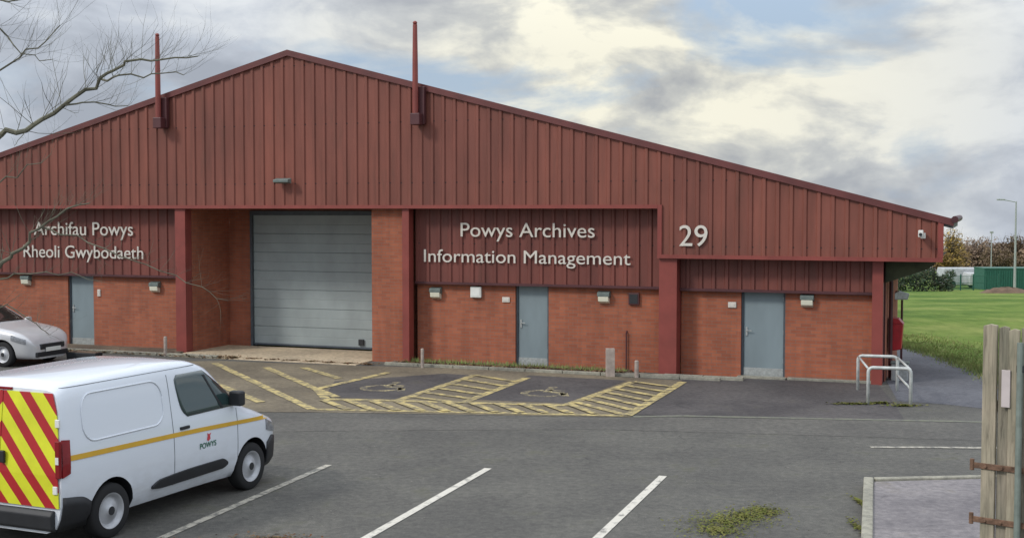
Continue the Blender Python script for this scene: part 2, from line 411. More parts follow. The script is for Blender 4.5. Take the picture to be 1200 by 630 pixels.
lines('yellow_hatching', hz, M['yellow'], .17, .0236)
# wheelchair symbols painted in the two bays
def wheelchair(cx, cy):
    m = MB(); o = gp(cx, cy); l = loc(o)
    def P(a, b): return wld(l.x+a*.75, l.y+b*.75, .0155)
    def st(a, b, w=.16):
        A, B = P(*a), P(*b); t = (B-A).normalized(); n = Vector((-t.y, t.x, 0))*w/2
        m.quad(*[tuple(q) for q in (A-n, B-n, B+n, A+n)])
    for k in range(16):
        a0, a1 = PI*.6+k*1.5*PI/16, PI*.6+(k+1)*1.5*PI/16
        st((.55*math.cos(a0), .55*math.sin(a0)-.2), (.55*math.cos(a1), .55*math.sin(a1)-.2))
    st((-.1, .75), (0, .05)); st((0, .05), (.5, .05)); st((.5, .05), (.75, -.55)); st((-.05, .42), (.4, .42))
    m.quad(*[tuple(P(-.12+.14*math.cos(k*PI/5), .95+.14*math.sin(k*PI/5))) for k in range(10)])
    tag(m.build('wheelchair_marking', M['yellow_faint'], fix=False), kind='structure')
wheelchair(452, 454); wheelchair(640, 460)

# concrete pad with raised kerb at the right
pa, pb = gp(1012, 566), gp(1150, 566)
pz = .10
tag(MB().prism([(p[0], p[1]) for p in (gp(1024, 572), gp(1240, 566), gp(1300, 700), gp(1012, 700))], .0, pz, 'z').build('concrete_pad', M['pad'], bevel=.01), kind='structure')
m = MB()
def slab_strip(m, a, b, w, z0, z1):
    t = (b-a).normalized(); n = Vector((-t.y, t.x, 0))*w
    q = [a, b, b+n, a+n]; m.prism([(v.x, v.y) for v in q], z0, z1, 'z')
A = gp(1012, 569); B = gp(1006, 705); Cc = gp(1250, 564)
slab_strip(m, B, A, -.13, 0, .135); slab_strip(m, A+Vector((.135, 0, 0)), Cc, -.12, 0, .13)
tag(m.build('kerb', M['kerb'], bevel=.015), kind='structure')

# ------------------------------------------------------------------ the warehouse, in its own frame
BZ = empty('warehouse', O, -TH, label='large red ribbed metal warehouse with brick base, wide gable and grey roller shutter', cat='warehouse')
GY = -.50      # gable plane
sA, zA = fl(338, 61, GY); sR, zR = fl(1105, 256, GY)
slope = (zA-zR)/(sR-sA); sL = sA-(sR-sA)
zF = fl(480, 241, GY)[1]; zF2 = fl(940, 301, GY)[1]
s778 = fs(775, GY, 270)
def ztop(s): return zA-abs(s-sA)*slope
print('facade', O, 'sA', sA, zA, 'sR', sR, zR, 'slope', slope, 'zF', zF, zF2, 's778', s778, 'width', sR-sL)
def ribs(m, s0, s1, y, zb, zt, pitch=.30, dep=.035):
    # trapezoid sheet profile between s0 and s1; zt may be a function
    zt = zt if callable(zt) else (lambda s, c=zt: c)
    pr = []; s = math.floor(s0/pitch)*pitch
    while s < s1+pitch:
        for a, h in ((0, 0), (.62, 0), (.70, 1), (.92, 1)):
            pr.append((s+a*pitch, y-dep*h))
        s += pitch
    pr = [p for p in pr if s0 < p[0] < s1]
    if isinstance(zt, type(ztop)) and s0 < sA < s1: pr.append((sA, y)); pr.sort()
    pr = [(s0, y)]+pr+[(s1, y)]
    for (a, ya), (b, yb) in zip(pr[:-1], pr[1:]):
        if abs(a-b) < 1e-4: continue
        m.quad((a, ya, zb), (b, yb, zb), (b, yb, zt(b)), (a, ya, zt(a)))
m = MB(); ribs(m, sL, s778, GY, zF, lambda s: ztop(s)-.02); m.build('gable_cladding', M['clad'], BZ, fix=False); m = MB(); ribs(m, s778+.001, sR, GY, zF2, lambda s: ztop(s)-.02)
m.build('gable_cladding', M['clad'], BZ, fix=False)
# backing boards behind the sheet so it has thickness
m = MB(); m.prism([(sL, zF+.01), (s778, zF+.01), (s778, ztop(s778)-.04), (sA, zA-.04), (sL, ztop(sL)-.04)], GY+.03, GY+.12, 'y'); m.build('gable_backing', M['trim_dark'], BZ); m = MB()
m.prism([(s778+.001, zF2+.01), (sR-.01, zF2+.01), (sR-.01, ztop(sR)-.04), (s778+.001, ztop(s778)-.04)], GY+.03, GY+.12, 'y')
m.build('gable_backing', M['trim_dark'], BZ)
# verge trim along the two slopes, and bottom drip trims
for sx in (-1, 1):
    m = MB()
    e = sA+sx*(sR-sA+.22); zz = ztop(e)
    m.prism([(sA, zA+.05), (e, zz+.05), (e, zz-.10), (sA, zA-.10)], GY-.075, GY+.0, 'y')
    m.build('verge_trim', M['trim_mid'], BZ)
m = MB(); m.box(sL, s778-.08, GY-.06, GY+.02, zF-.07, zF+.015); m.build('drip_trim', M['trim'], BZ); m = MB(); m.box(s778-.02, sR+.01, GY-.06, GY+.02, zF2-.07, zF2+.015)
m.build('drip_trim', M['trim'], BZ)
m = MB(); m.box(s778-.08, s778+.02, GY-.055, GY+.02, zF2-.07, zF+.015); m.build('corner_trim', M['trim'], BZ); m = MB(); m.box(sR-.09, sR+.02, GY-.062, GY+.02, zF2+.016, ztop(sR)-.02)
m.build('corner_trim', M['trim'], BZ)
# roof: two slopes, the right one stops short beyond the annex
def roofpl(m, a, b, y0, y1, th=.1, dz=.42):
    m.prism([(a, ztop(a)-dz), (b, ztop(b)-dz), (b, ztop(b)-dz-th), (a, ztop(a)-dz-th)], y0, y1, 'y')
m = MB(); roofpl(m, sL-.2, sA, GY+.02, 20); roofpl(m, sA+.001, s778, GY+.02, 20); roofpl(m, s778+.001, sR+.2, GY+.02, 4.6, .1, .06)
rf = m.build('roof', M['roof'], BZ)
m = MB(); m.tube([(sR+.24, GY-.1, ztop(sR)-.02), (sR+.24, 4.7, ztop(sR)-.02)], .075, 10)
m.build('gutter', M['trim_dark'], BZ)
# soffit wedge under the right eaves: slopes down from the eaves to the wall
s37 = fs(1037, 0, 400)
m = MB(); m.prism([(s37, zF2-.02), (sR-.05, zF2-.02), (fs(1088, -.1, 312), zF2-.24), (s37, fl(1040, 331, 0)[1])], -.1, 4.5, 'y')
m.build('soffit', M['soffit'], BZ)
# lower cladding and brick panels
zC = 2.04
c1a, c1b = fs(205, GY), fs(217, GY)      # left column of the portal
c2a, c2b = fs(471, GY), fs(479, GY)      # right column
c3a, c3b = fs(772, GY), fs(793, GY)      # main corner column
c4a, c4b = fs(1023, -.2), fs(1036, -.2)  # annex corner column
doors = [('grey steel door', fs(79), fs(109)), ('grey steel door', fs(604), fs(643)), ('grey steel door', fs(869), fs(921))]
def lowclad(s0, s1, z0, z1):
    m = MB(); ribs(m, s0, s1, -.10, z0, z1); m.build('lower_cladding', M['clad_low'], BZ, fix=False)
    m = MB(); m.box(s0, s1, -.075, .05, z0+.01, z1); m.build('cladding_backing', M['trim_dark'], BZ)
    m = MB(); m.box(s0, s1, -.155, -.065, z0-.055, z0+.004); m.build('drip_trim', M['trim_dark'], BZ)
lowclad(sL+.3, c1a-.002, zC, zF-.005); lowclad(c2b+.002, c3a-.002, zC, zF-.005); lowclad(c3b+.002, c4a-.002, zC-.02, zF2-.075)
def brickrun(s0, s1, holes, top):
    cuts = [s0]+[v for h in holes for v in h]+[s1]
    for i in range(0, len(cuts), 2): MB().box(cuts[i], cuts[i+1], 0, .25, -.3, top).build('brick_wall', M['brick'], BZ)
    for h in holes: MB().box(h[0]+.001, h[1]-.001, 0, .25, -.3, .012).build('threshold', M['kerb'], BZ)
brickrun(sL+.3, c1a-.002, [doors[0][1:]], zC-.01); brickrun(c2b+.002, c3a-.002, [doors[1][1:]], zC-.01); brickrun(c3b+.002, c4a-.002, [doors[2][1:]], zC-.03)
for nm, a, b in doors:
    m = MB(); m.box(a+.002, a+.05, .06, .2, .013, zC+.02); m.box(b-.05, b-.002, .06, .2, .013, zC+.02); m.box(a+.05, b-.05, .06, .2, zC-.05, zC+.02)
    fr = m.build('door_frame', M['frame'], BZ)
    d = MB().box(a+.053, b-.053, .09, .15, .02, zC-.055).build('door', M['door'], BZ, bevel=.004)
    h = MB(); h.box(a+.10, a+.14, .069, .088, .95, 1.15); h.tube([(a+.12, .07, 1.07), (a+.12, .03, 1.07), (a+.24, .03, 1.07)], .011, 8); h.build('handle', M['steel'], d)
    for zz in (.35, 1.0, 1.75): MB().box(b-.058, b-.04, .07, .088, zz, zz+.1).build('hinge', M['steel'], d)
    MB().box(a+.053, b-.053, .082, .0885, .03, .22).build('kick_plate', M['steel'], d)
    MB().box(a-.05, b+.05, -.25, -.001, 0, .045).build('doorstep', M['kerb'], BZ, bevel=.006)
# portal: recess with brick sides, pier, ceiling, back wall and shutter
rL, rP = fs(219, 0), fs(443, 0); RD = 1.6
rL = c1b
m = MB(); m.box(c1a+.01, rL-.001, GY+.32, RD, -.3, zF-.01); m.build('recess_wall', M['brick'], BZ)
m = MB(); m.box(rP, c2a-.002, GY+.15, RD, -.3, zF-.01); m.build('pier', M['brick'], BZ)
dL, dR = fs(297, RD), rP+.6
m = MB(); m.box(rL, dL-.06, RD, RD+.25, -.3, zF+.4); m.box(dL-.06, dR, RD, RD+.25, 3.78, zF+.4); m.build('recess_back_wall', M['brick'], BZ)
m = MB(); m.box(dL-.06, dL, RD-.08, RD+.2, 0, 3.8); m.box(dL, rP, RD-.08, RD+.2, 3.68, 3.8); m.build('shutter_frame', M['frame'], BZ)
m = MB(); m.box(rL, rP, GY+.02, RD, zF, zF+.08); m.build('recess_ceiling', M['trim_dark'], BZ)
# sectional shutter: profile of grooved panels
m = MB(); pz_ = []; n = 7; hh = 3.62/n
for i in range(n):
    z0 = .07+i*hh
    pz_ += [(z0, .02), (z0+.012, 0), (z0+hh*.5-.01, 0), (z0+hh*.5, .008), (z0+hh*.5+.01, 0), (z0+hh-.012, 0), (z0+hh-.002, .02)]
for (za, ya), (zb, yb) in zip(pz_[:-1], pz_[1:]):
    m.quad((dL, RD+.02+ya, za), (rP+.02, RD+.02+ya, za), (rP+.02, RD+.02+yb, zb), (dL, RD+.02+yb, zb))
sh = m.build('roller_shutter', M['shutter'], BZ, fix=False)
MB().box(fs(420, RD), fs(426, RD), RD-.03, RD+.015, .16, .32).build('shutter_lock', M['dark'], sh)
MB().box(dL, rP+.02, RD-.02, RD+.015, .062, .11).build('bottom_rail', M['frame'], sh)
# columns
for a, b, top, y0, y1, nm in ((c1a, c1b, zF-.07, GY+.01, GY+.31, 'column'), (c2a, c2b, zF-.07, GY+.01, GY+.3, 'column'), (c3a, c3b, zF-.005, GY+.03, 0.0, 'column'), (c4a, c4b, zF2-.07, -.28, .05, 'column')):
    t = zF2-.07 if a == c3a else top
    m = MB(); w = b-a
    m.box(a, b, y0, y0+.025, -.2, t); m.box(a+.01, a+.05, y0+.026, y1, -.2, t); m.box(b-.05, b-.01, y0+.026, y1, -.2, t)
    m.build(nm, M['trim'], BZ, bevel=.006)
# side and back walls
m = MB(); m.box(s37-.28, s37-.02, .252, 4.5, -.3, zF2+.2); m.build('side_wall', M['brick'], BZ); m = MB(); m.box(s778-.2, s37-.3, 4.3, 4.5, -.3, zF2+.5)
m.build('side_wall', M['brick'], BZ); m = MB(); m.box(s778-.25, s778-.0, 4.51, 19.8, -1.2, ztop(s778)-.54); m.build('side_wall', M['brick'], BZ); m = MB(); m.box(sL+.05, sL+.3, .26, 19.8, -1.2, ztop(sL)-.6)
m.build('side_wall', M['brick'], BZ); m = MB(); m.prism([(sL+.31, -1.2), (s778-.26, -1.2), (s778-.26, ztop(s778)-.6), (sA, zA-.6), (sL+.31, ztop(sL)-.6)], 19.5, 19.75, 'y')
m.build('side_wall', M['brick'], BZ)
m = MB(); m.box(s37-.275, s37-.015, .24, .251, -.2, zF2-.0); m.build('corner_flashing', M['trim_dark'], BZ)
m = MB(); m.tube([(s37+.06, .9, .02), (s37+.06, .9, zF2-.3), (s37+.3, .9, zF2-.1)], .045, 8); m.build('downpipe', M['trim_dark'], BZ)
m = MB(); m.tube([(fs(735), -.05, .04), (fs(735), -.05, .93), (fs(735), .01, .97)], .018, 6); m.build('conduit', M['trim_dark'], BZ)
# ramp and kerbs by the wall
m = MB(); q0, q1 = fs(262), rP-.002
m.prism([(GY-.75, .005), (RD-.09, .005), (RD-.09, .03), (GY-.35, .03), (GY-.70, .02)], rL+.004, q1, 'x')
o = m.build('ramp', M['conc']); o.location = O; o.rotation_euler = (0, 0, -TH); tag(o, kind='structure')
def struct_local(name, mbb, mat, bevel=0):
    o = mbb.build(name, mat, bevel=bevel); o.location = O; o.rotation_euler = (0, 0, -TH); return tag(o, kind='structure')
m = MB()
a = fs(742); 
for i in range(6):
    x0, x1 = a+i*.92, a+i*.92+.905
    if x0 > fs(860) : break
    m.box(x0, x1, GY-.22, GY-.09, 0, .07+.012*(i > 0))
m.box(fs(925), s37-.05, -.18, -.03, 0, .06)
struct_local('kerb', m, M['kerb'], .01)
m = MB(); m.box(c2a-.3, fs(742)-.01, GY-.30, -.003, .0, .05); struct_local('gravel_strip', m, M['gravel'], .01)
m = MB(); m.box(fs(0)-6, rL-.1, -1.1, -.003, .0, .05); struct_local('gravel_strip', m, M['gravel'], .01)
m = MB(); 
for i in range(9):
    m.box(c2a-.3+i*.93, c2a-.3+i*.93+.915, GY-.42, GY-.302, 0, .075)
struct_local('kerb', m, M['kerb'], .01)
m = MB()
for i in range(12): m.box(fs(0)-3+i*.93, fs(0)-3+i*.93+.915, -1.24, -1.105, 0, .08)
struct_local('kerb', m, M['kerb'], .01)

# ------------------------------------------------------------------ lettering and wall fittings
def text_mesh(txt, bold=.0, depth=.012):
    cu = bpy.data.curves.new('t', 'FONT'); cu.body = txt; cu.size = 1; cu.extrude = depth; cu.offset = bold; cu.align_x = 'LEFT'
    cu.resolution_u = 6
    o = bpy.data.objects.new('t', cu); C.objects.link(o)
    bpy.context.view_layer.update()
    me = bpy.data.meshes.new_from_object(o.evaluated_get(bpy.context.evaluated_depsgraph_get()))
    bpy.data.objects.remove(o); return me
def sign_line(name, txt, px0, px1, pyb, pyt, y, mat, parent, base=None, bold=0):
    # baseline at pyb on the facade plane; pyt = top of the capital
    s0, z0 = fl(px0, pyb, y); s1, _ = fl(px1, pyb, y); zt = fl(px0, pyt, y)[1]
    me = text_mesh(txt, bold); me.name = name
    xs_ = [v.co.x for v in me.vertices]; x0, x1 = min(xs_), max(xs_)
    cap = text_mesh('H'); hc = max(v.co.y for v in cap.vertices)
    kx, kz = (s1-s0)/(x1-x0), (zt-z0)/hc
    for v in me.vertices: v.co = Vector((s0+(v.co.x-x0)*kx, y-v.co.z*1.0, z0+v.co.y*kz))
    me.materials.clear(); me.materials.append(mat)
    o = bpy.data.objects.new(name, me); C.objects.link(o)
    if parent: o.parent = parent
    return o
LY = -.155
sg = empty('sign', O, -TH, label='cream lettering Powys Archives Information Management on red cladding above the middle door', cat='sign')
sign_line('lettering', 'Powys Archives', 540, 697, 277, 261, LY, M['letter'], sg)
sign_line('lettering', 'Information Management', 497, 739, 306.5, 292, LY, M['letter'], sg)
sg = empty('sign', O, -TH, label='cream lettering Archifau Powys Rheoli Gwybodaeth on red cladding at the far left', cat='sign')
sign_line('lettering', 'Archifau Powys', 40, 156, 275, 260, LY, M['letter'], sg)
sign_line('lettering', 'Rheoli Gwybodaeth', 28, 168, 301, 287, LY, M['letter'], sg)
o = sign_line('building_number', '29', 796, 829, 288, 264, GY-.05, M['letter'], None, bold=0)
o.location = O; o.rotation_euler = (0, 0, -TH); tag(o, 'cream house number 29 on the red fascia at the corner', 'number sign')

def lamp(px, py, label):
    s, z = fl(px, py, -.05)
    e = empty('wall_lamp', wld(s, 0, z), -TH, label=label, cat='wall lamp', group='bulkhead lamps along the brick wall')
    m = MB(); m.prism([(-.001, .15), (-.15, .11), (-.15, .02), (-.001, -.02)], -.15, .15, 'x'); m.build('lamp_housing', M['lampbody'], e, bevel=.008)
    m = MB(); m.prism([(-.002, -.022), (-.148, .018), (-.13, -.10), (-.03, -.15), (-.002, -.15)], -.13, .13, 'x'); m.build('lamp_lens', M['lens'], e, bevel=.012)
    return e
lamp(31, 328, 'square wall lamp left of the leftmost grey door')
lamp(182, 336, 'square wall lamp between leftmost door and the red column')
lamp(511, 343, 'square wall lamp just right of the portal column')
lamp(708, 348, 'square wall lamp right of the middle grey door')
lamp(946, 352, 'square wall lamp right of the annex door')
def wbox(name, px, py, w, h, d, mat, label, cat, mat2=None, y=0.0):
    s, z = fl(px, py, y-d/2)
    e = empty(name, wld(s, y, z), -TH, label=label, cat=cat)
    MB().box(-w/2, w/2, -d, -.001, -h/2, h/2).build('casing', mat, e, bevel=.01)
    MB().box(-w/2+.03, w/2-.03, -d-.008, -d+.001, -h/2+.03, h/2-.03).build('cover', mat2 or mat, e, bevel=.004)
    return e
wbox('alarm_box', 558, 342, .28, .27, .09, M['white'], 'white alarm box on brick between lamp and middle door', 'alarm box')
wbox('vent_grille', 743, 350, .26, .28, .07, M['trim_dark'], 'dark red vent grille near the right end of the middle wall', 'vent', M['dark'])
wbox('door_plate', 593, 351, .20, .13, .03, M['letter'], 'small pale plate left of the middle door', 'plate')
wbox('door_plate', 858, 357, .19, .13, .03, M['letter'], 'small pale plate left of the annex door', 'plate')
wbox('door_plate', 116, 343, .10, .20, .03, M['letter'], 'small pale plate right of the leftmost door', 'plate')
# camera on the annex fascia
s, z = fl(1082, 276, GY)
e = empty('security_camera', wld(s, GY-.04, z), -TH, label='pale security camera on the annex fascia near the right corner', cat='camera')
MB().box(-.05, .05, -.04, 0, -.06, .06).build('mount', M['white'], e, bevel=.006)
MB().tube([(0, -.03, 0), (-.02, -.12, .03)], .015, 8).build('arm', M['white'], e)
m = MB(); m.box(-.09, .01, -.30, -.08, -.03, .12); m.build('camera_body', M['white'], e, bevel=.015)
MB().tube([(-.04, -.31, .03), (-.04, -.34, .03)], .035, 12).build('lens', M['dark'], e)
# floodlight under the apex
s, z = fl(336, 213, GY)
e = empty('floodlight', wld(s, GY-.035, z), -TH, label='small dark floodlight in the middle of the gable', cat='floodlight')
MB().box(-.05, .05, -.05, 0, -.05, .05).build('mount', M['dark'], e, bevel=.005)
m = MB(); m.prism([(-.10, .09), (-.28, .05), (-.28, -.02), (-.10, -.05)], -.22, .22, 'x'); m.build('lamp_housing', M['lampbody'], e, bevel=.01)
MB().tube([(0, -.04, 0), (0, -.12, 0)], .02, 8).build('arm', M['dark'], e)
# two flagpoles on the gable
for (pt, pb, xp, lb) in ((42, 150, 190, 'slim red flagpole on the left slope of the gable, behind bare branches'), (28, 146, 490, 'slim red flagpole on the right slope of the gable')):
    s, z0 = fl(xp, pb, GY-.1); z1 = fl(xp, pt, GY-.1)[1]; sx = s
    e = empty('flagpole', wld(sx, GY-.16, z0), -TH, label=lb, cat='flagpole', group='flagpoles on the gable')
    hgt = z1-z0; zr = ztop(sx)-z0
    MB().tube([(0, -.10, .05), (0, -.10, hgt*.6), (0, -.10, hgt-.04)], [.075, .068, .055], 12).build('pole', M['trim'], e, smooth=False)
    MB().lathe([(0, hgt+.05), (.04, hgt+.035), (.06, hgt), (.04, hgt-.035), (0, hgt-.045)], 12, 'z', (0, -.10, 0)).build('finial', M['trim'], e, smooth=True)
    m = MB(); m.box(.02, .20, -.02, .11, .0, zr-.05); m.build('winch_bracket', M['trim_dark'], e, bevel=.01)
    m = MB(); m.box(-.09, .16, -.22, .11, -.02, .26); m.build('foot_bracket', M['trim_dark'], e, bevel=.015)

# ------------------------------------------------------------------ posts by the wall
def post(name, px, pyb, pyt, r, mat, label, cat, square=False):
    p = gp(px, pyb); zt = dp(px, pyt, p.y).z
    m = MB()
    if square: m.box(-r, r, -r, r, -.1, zt)
    else: m.tube([(0, 0, -.1), (0, 0, zt-.02), (0, 0, zt)], [r, r, r*.7], 12)
    o = m.build(name, mat, bevel=.006 if square else 0); o.location = p; tag(o, label, cat); return o
M['postc'] = plain('pale_post', (.36, .30, .26), .8, var=.25, scale=8)
post('bollard', 495, 431, 408, .04, M['postc'], 'thin pale post before the brick right of the portal column', 'bollard')
post('bollard', 715, 441, 408, .10, M['postc'], 'thick pale concrete post before the wall right of the middle door', 'bollard', True)
post('bollard', 746, 442, 422, .05, M['postc'], 'short pale post between thick post and corner column', 'bollard')
post('bollard', 194, 417, 394, .045, M['postc'], 'thin pale post left of the portal, before leftmost column', 'bollard')
# low dark planter by the left door
p = gp(99, 424.5)
e = empty('planter', p, -TH, label='low dark trough on the ground before the leftmost door', cat='planter')
MB().prism([(-.42, .0), (.42, .0), (.46, .26), (-.46, .26)], -.14, .14, 'y').build('trough', M['dark'], e, bevel=.012)
MB().box(-.42, .42, -.11, .11, .262, .275).build('soil', M['earth'], e)

# guard hoops beside the annex corner
def hoops():
    a = gp(1017, 474); b = gp(1067, 476); back = Vector((.35, 2.0, 0))
    c = (a+b)/2
    e = empty('guard_rail', c, 0, label='white tubular metal guard rail of two hoops beside the annex corner', cat='guard rail')
    h = .74
    for off, nm in ((Vector((0, 0, 0)), 'hoop'), (back, 'hoop')):
        A, B = a-c+off, b-c+off; t = (B-A); u = Vector((0, 0, 1)); k = .09
        pts = [A-u*.1, A+u*(h-k)]
        for i in range(1, 5): 
            q = i*PI/2/4; pts.append(A+u*(h-k)+u*k*math.sin(q)+t.normalized()*k*(1-math.cos(q)))
        for i in range(0, 5):
            q = i*PI/2/4; pts.append(B+u*(h-k)+u*k*math.cos(q)-t.normalized()*k*(1-math.sin(q)))
        pts += [B-u*.1]
        MB().tube(pts, .034, 10).build(nm, M['steelw'], e, smooth=True)
    for q, z in ((a-c, h-.02), (b-c, h-.02), (b-c, .35)):
        MB().tube([q+Vector((0, .03, z)), q+back+Vector((0, -.03, z))], .022, 8).build('side_rail', M['steelw'], e, smooth=True)
M['steelw'] = plain('white_steel_tube', (.50, .52, .50), .45, .1, var=.2, scale=10)
hoops()
# red box and sign post at the side of the annex
e = empty('red_bin', wld(s37+.02, 1.2, .62), -TH, label='red wall bin mounted on the side of the annex', cat='bin')
MB().prism([(.0, 0), (.26, .04), (.30, .62), (.0, .62)], -.2, .2, 'y').build('bin_body', M['red'], e, bevel=.015)
MB().prism([(.0, .622), (.31, .622), (.20, .74), (.0, .76)], -.21, .21, 'y').build('lid', M['red'], e, bevel=.01)
p = gp(1056, 428); 
e = empty('sign_post', p, 0, label='thin dark post with small grey lamp head beside the annex', cat='post')
MB().tube([(0, 0, -.1), (0, 0, 1.62)], .028, 10).build('pole', M['trim_dark'], e)
MB().prism([(-.22, 1.63), (.12, 1.63), (.16, 1.78), (-.10, 1.86), (-.24, 1.78)], -.09, .09, 'y').build('lamp_head', M['glassgrey'] if 'glassgrey' in M else M['steel'], e, bevel=.02)
p = gp(1046, 432)
e = empty('utility_cabinet', wld(s37+.28, .75, 0), -TH, label='low grey cabinet against the annex side below the red bin', cat='cabinet')
MB().box(-.18, .18, -.16, .16, 0, .38).build('cabinet_body', M['steel'], e, bevel=.01)
MB().box(-.20, .20, -.18, .18, .382, .42).build('lid', M['lampbody'], e, bevel=.008)

# ------------------------------------------------------------------ vehicles
def interp(tab, x):
    if x <= tab[0][0]: return tab[0][1]
    if x >= tab[-1][0]: return tab[-1][1]
    for i in range(len(tab)-1):
        if tab[i][0] <= x <= tab[i+1][0]:
            x0, y0 = tab[i]; x1, y1 = tab[i+1]; t = (x-x0)/(x1-x0)
            pm = (y1-y0)/(x1-x0)
            ml = pm if i == 0 else (y0-tab[i-1][1])/(x0-tab[i-1][0]); mr = pm if i == len(tab)-2 else (tab[i+2][1]-y1)/(tab[i+2][0]-x1)
            m0 = 0 if ml*pm <= 0 else 2*ml*pm/(ml+pm); m1 = 0 if mr*pm <= 0 else 2*mr*pm/(mr+pm)
            h = x1-x0
            return (2*t**3-3*t*t+1)*y0+(t**3-2*t*t+t)*h*m0+(-2*t**3+3*t*t)*y1+(t**3-t*t)*h*m1
class Body:
    def __init__(s, W, top, wid, tum, zb, x0, x1, tilt):
        s.W, s.top, s.wid, s.tum, s.zb, s.x0, s.x1, s.tilt = W, top, wid, tum, zb, x0, x1, tilt
        s.fr = [0, 0, .03, .10, .2, .32, .45, .58, .70, .80, .88, .94, .975, .993, 1]
        s.ro = [0, .8, .93, .98, 1, 1, 1, 1, 1, 1, .995, .975, .93, .80, 0]
    def rnd(s, f):
        return interp([(0, .93), (.03, .93), (.10, .98), (.2, 1), (.80, 1), (.88, .995), (.94, .975), (.975, .93), (1, .8)], f)
    def y(s, x, z):
        zt = interp(s.top, x); f = (z-s.zb)/(zt-s.zb)
        return s.W*interp(s.wid, x)*interp(s.tum, z)*s.rnd(min(1, f))
    def xs(s, x, z):                 # rear lean
        w = max(0, 1-(x-s.x0)/.6); return x+s.tilt*max(0, z-.9)*w*w*(3-2*w) if w > 0 else x
    def mesh(s, n=64):
        m = MB(); k = len(s.fr); rings = []
        for i in range(n+1):
            u = i/n; x = s.x0+(s.x1-s.x0)*(.5-.5*math.cos(PI*u))*.5+(s.x1-s.x0)*u*.5
            zt = interp(s.top, x); pts = []
            for j in range(k):
                z = s.zb+(zt-s.zb)*s.fr[j]; yy = s.W*interp(s.wid, x)*interp(s.tum, z)*s.ro[j]
                pts.append((s.xs(x, z), yy, z))
            ring = pts+[(p[0], -p[1], p[2]) for p in pts[-2:0:-1]]
            rings.append(ring)
        L = len(rings[0])
        for r in rings: m.v += r
        for i in range(n):
            for j in range(L):
                j2 = (j+1) % L; m.f.append((i*L+j, i*L+j2, (i+1)*L+j2, (i+1)*L+j)); m.m.append(0)
        m.f.append(tuple(range(L))[::-1]); m.f.append(tuple(n*L+j for j in range(L))); m.m += [0, 0]
        return m
    def patch(s, lo, hi, z0, z1, side, off=.004, nx=20, nz=10):
        # lo/hi: tables x(z)
        m = MB()
        def fn(u, v):
            z = z0(u) if callable(z0) else z0
            zz = z0+(z1-z0)*v
            a, b = interp(lo, zz), interp(hi, zz); x = a+(b-a)*u
            return (s.xs(x, zz), side*(s.y(x, zz)+off), zz)
        return m.grid(fn, nx, nz)
    def band(s, x0, x1, zlo, zhi, side, off=.004, nx=40, nz=3):
        m = MB()
        def fn(u, v):
            x = x0+(x1-x0)*u; a, b = interp(zlo, x), interp(zhi, x); z = a+(b-a)*v
            return (s.xs(x, z), side*(s.y(x, z)+off), z)
        return m.grid(fn, nx, nz)
def wheel(parent, x, y, r, w, side, hub='steel'):
    m = MB(); rr = r*.64
    prof = [(rr, -w/2+.01), (r*.93, -w/2), (r, -w/2+.03), (r, w/2-.03), (r*.93, w/2), (rr, w/2-.01)]
    m.lathe(prof, 36)
    o = m.build('wheel', M['tyre'], parent, smooth=True); o.location = (x, y, r)
    q = MB(); s = side
    q.lathe([(rr+.004, s*(w/2-.005)), (rr-.02, s*(w/2-.012)), (rr-.03, s*(w/2-.05)), (rr*.75, s*(w/2-.06)), (rr*.55, s*(w/2-.02)), (.07, s*(w/2-.025)), (.06, s*(w/2-.005)), (.0, s*(w/2-.004))], 36)
    ri = q.build('rim', M['rim'], o, smooth=True, fix=True)
    h = MB()
    h.tube([(0, s*(w/2-.03), 0), (0, s*(w/2+.0), 0)], .052, 14)
    h.build('hub', M['dark'], o)
def cut_arches(body_mb, mat, arches, name, parent, W):
    o = body_mb.build(name, mat, None, smooth=True)
    for (x, r, z) in arches:
        c = MB().tube([(x, -W-.3, z), (x, W+.3, z)], r, 40).build('c', mat); 
        # keep a solid centre: two short cutters
        bpy.data.objects.remove(c)
        for sd in (-1, 1):
            c = MB().tube([(x, sd*(W-.30), z), (x, sd*(W+.3), z)], r, 40).build('c', M['dark'])
            b = o.modifiers.new('b', 'BOOLEAN'); b.object = c; b.operation = 'DIFFERENCE'; b.solver = 'EXACT'; b.material_mode = 'TRANSFER'
            bpy.context.view_layer.update()
            me = bpy.data.meshes.new_from_object(o.evaluated_get(bpy.context.evaluated_depsgraph_get()))
            o.modifiers.clear(); o.data = me; bpy.data.objects.remove(c)
    o.parent = parent
    o.data.polygons.foreach_set('use_smooth', [True]*len(o.data.polygons))
    bm = bmesh.new(); bm.from_mesh(o.data)
    for e in bm.edges:
        if len(e.link_faces) == 2 and e.calc_face_angle(0) > R(38): e.smooth = False
    bm.to_mesh(o.data); bm.free()
    return o

# --- white van: rear axle at local origin, x forward; its right side faces the camera
wr, wf = gp(132, 630), gp(299, 572)
hd = (wf-wr).normalized(); ang = math.atan2(hd.y, hd.x); left = Vector((-hd.y, hd.x, 0))
VW = .925
org = wr + left*(VW-.02)
VAN = empty('van', org, ang, label='white panel van with yellow and red chevron rear doors and an orange side stripe', cat='van')
vb = Body(VW, [(-.80, 1.83), (-.74, 1.875), (-.55, 1.905), (.2, 1.925), (1.1, 1.935), (1.6, 1.915), (1.90, 1.83), (2.25, 1.53), (2.65, 1.20), (2.85, 1.12), (3.15, 1.00), (3.40, .90), (3.54, .74), (3.62, .55)],
          [(-.80, .965), (-.7, .99), (-.4, 1), (2.7, 1), (3.1, .98), (3.35, .92), (3.5, .82), (3.62, .62)],
          [(.2, .94), (.45, .985), (.7, 1), (.95, .995), (1.2, .965), (1.55, .91), (1.93, .85)], .22, -.80, 3.62, .10)
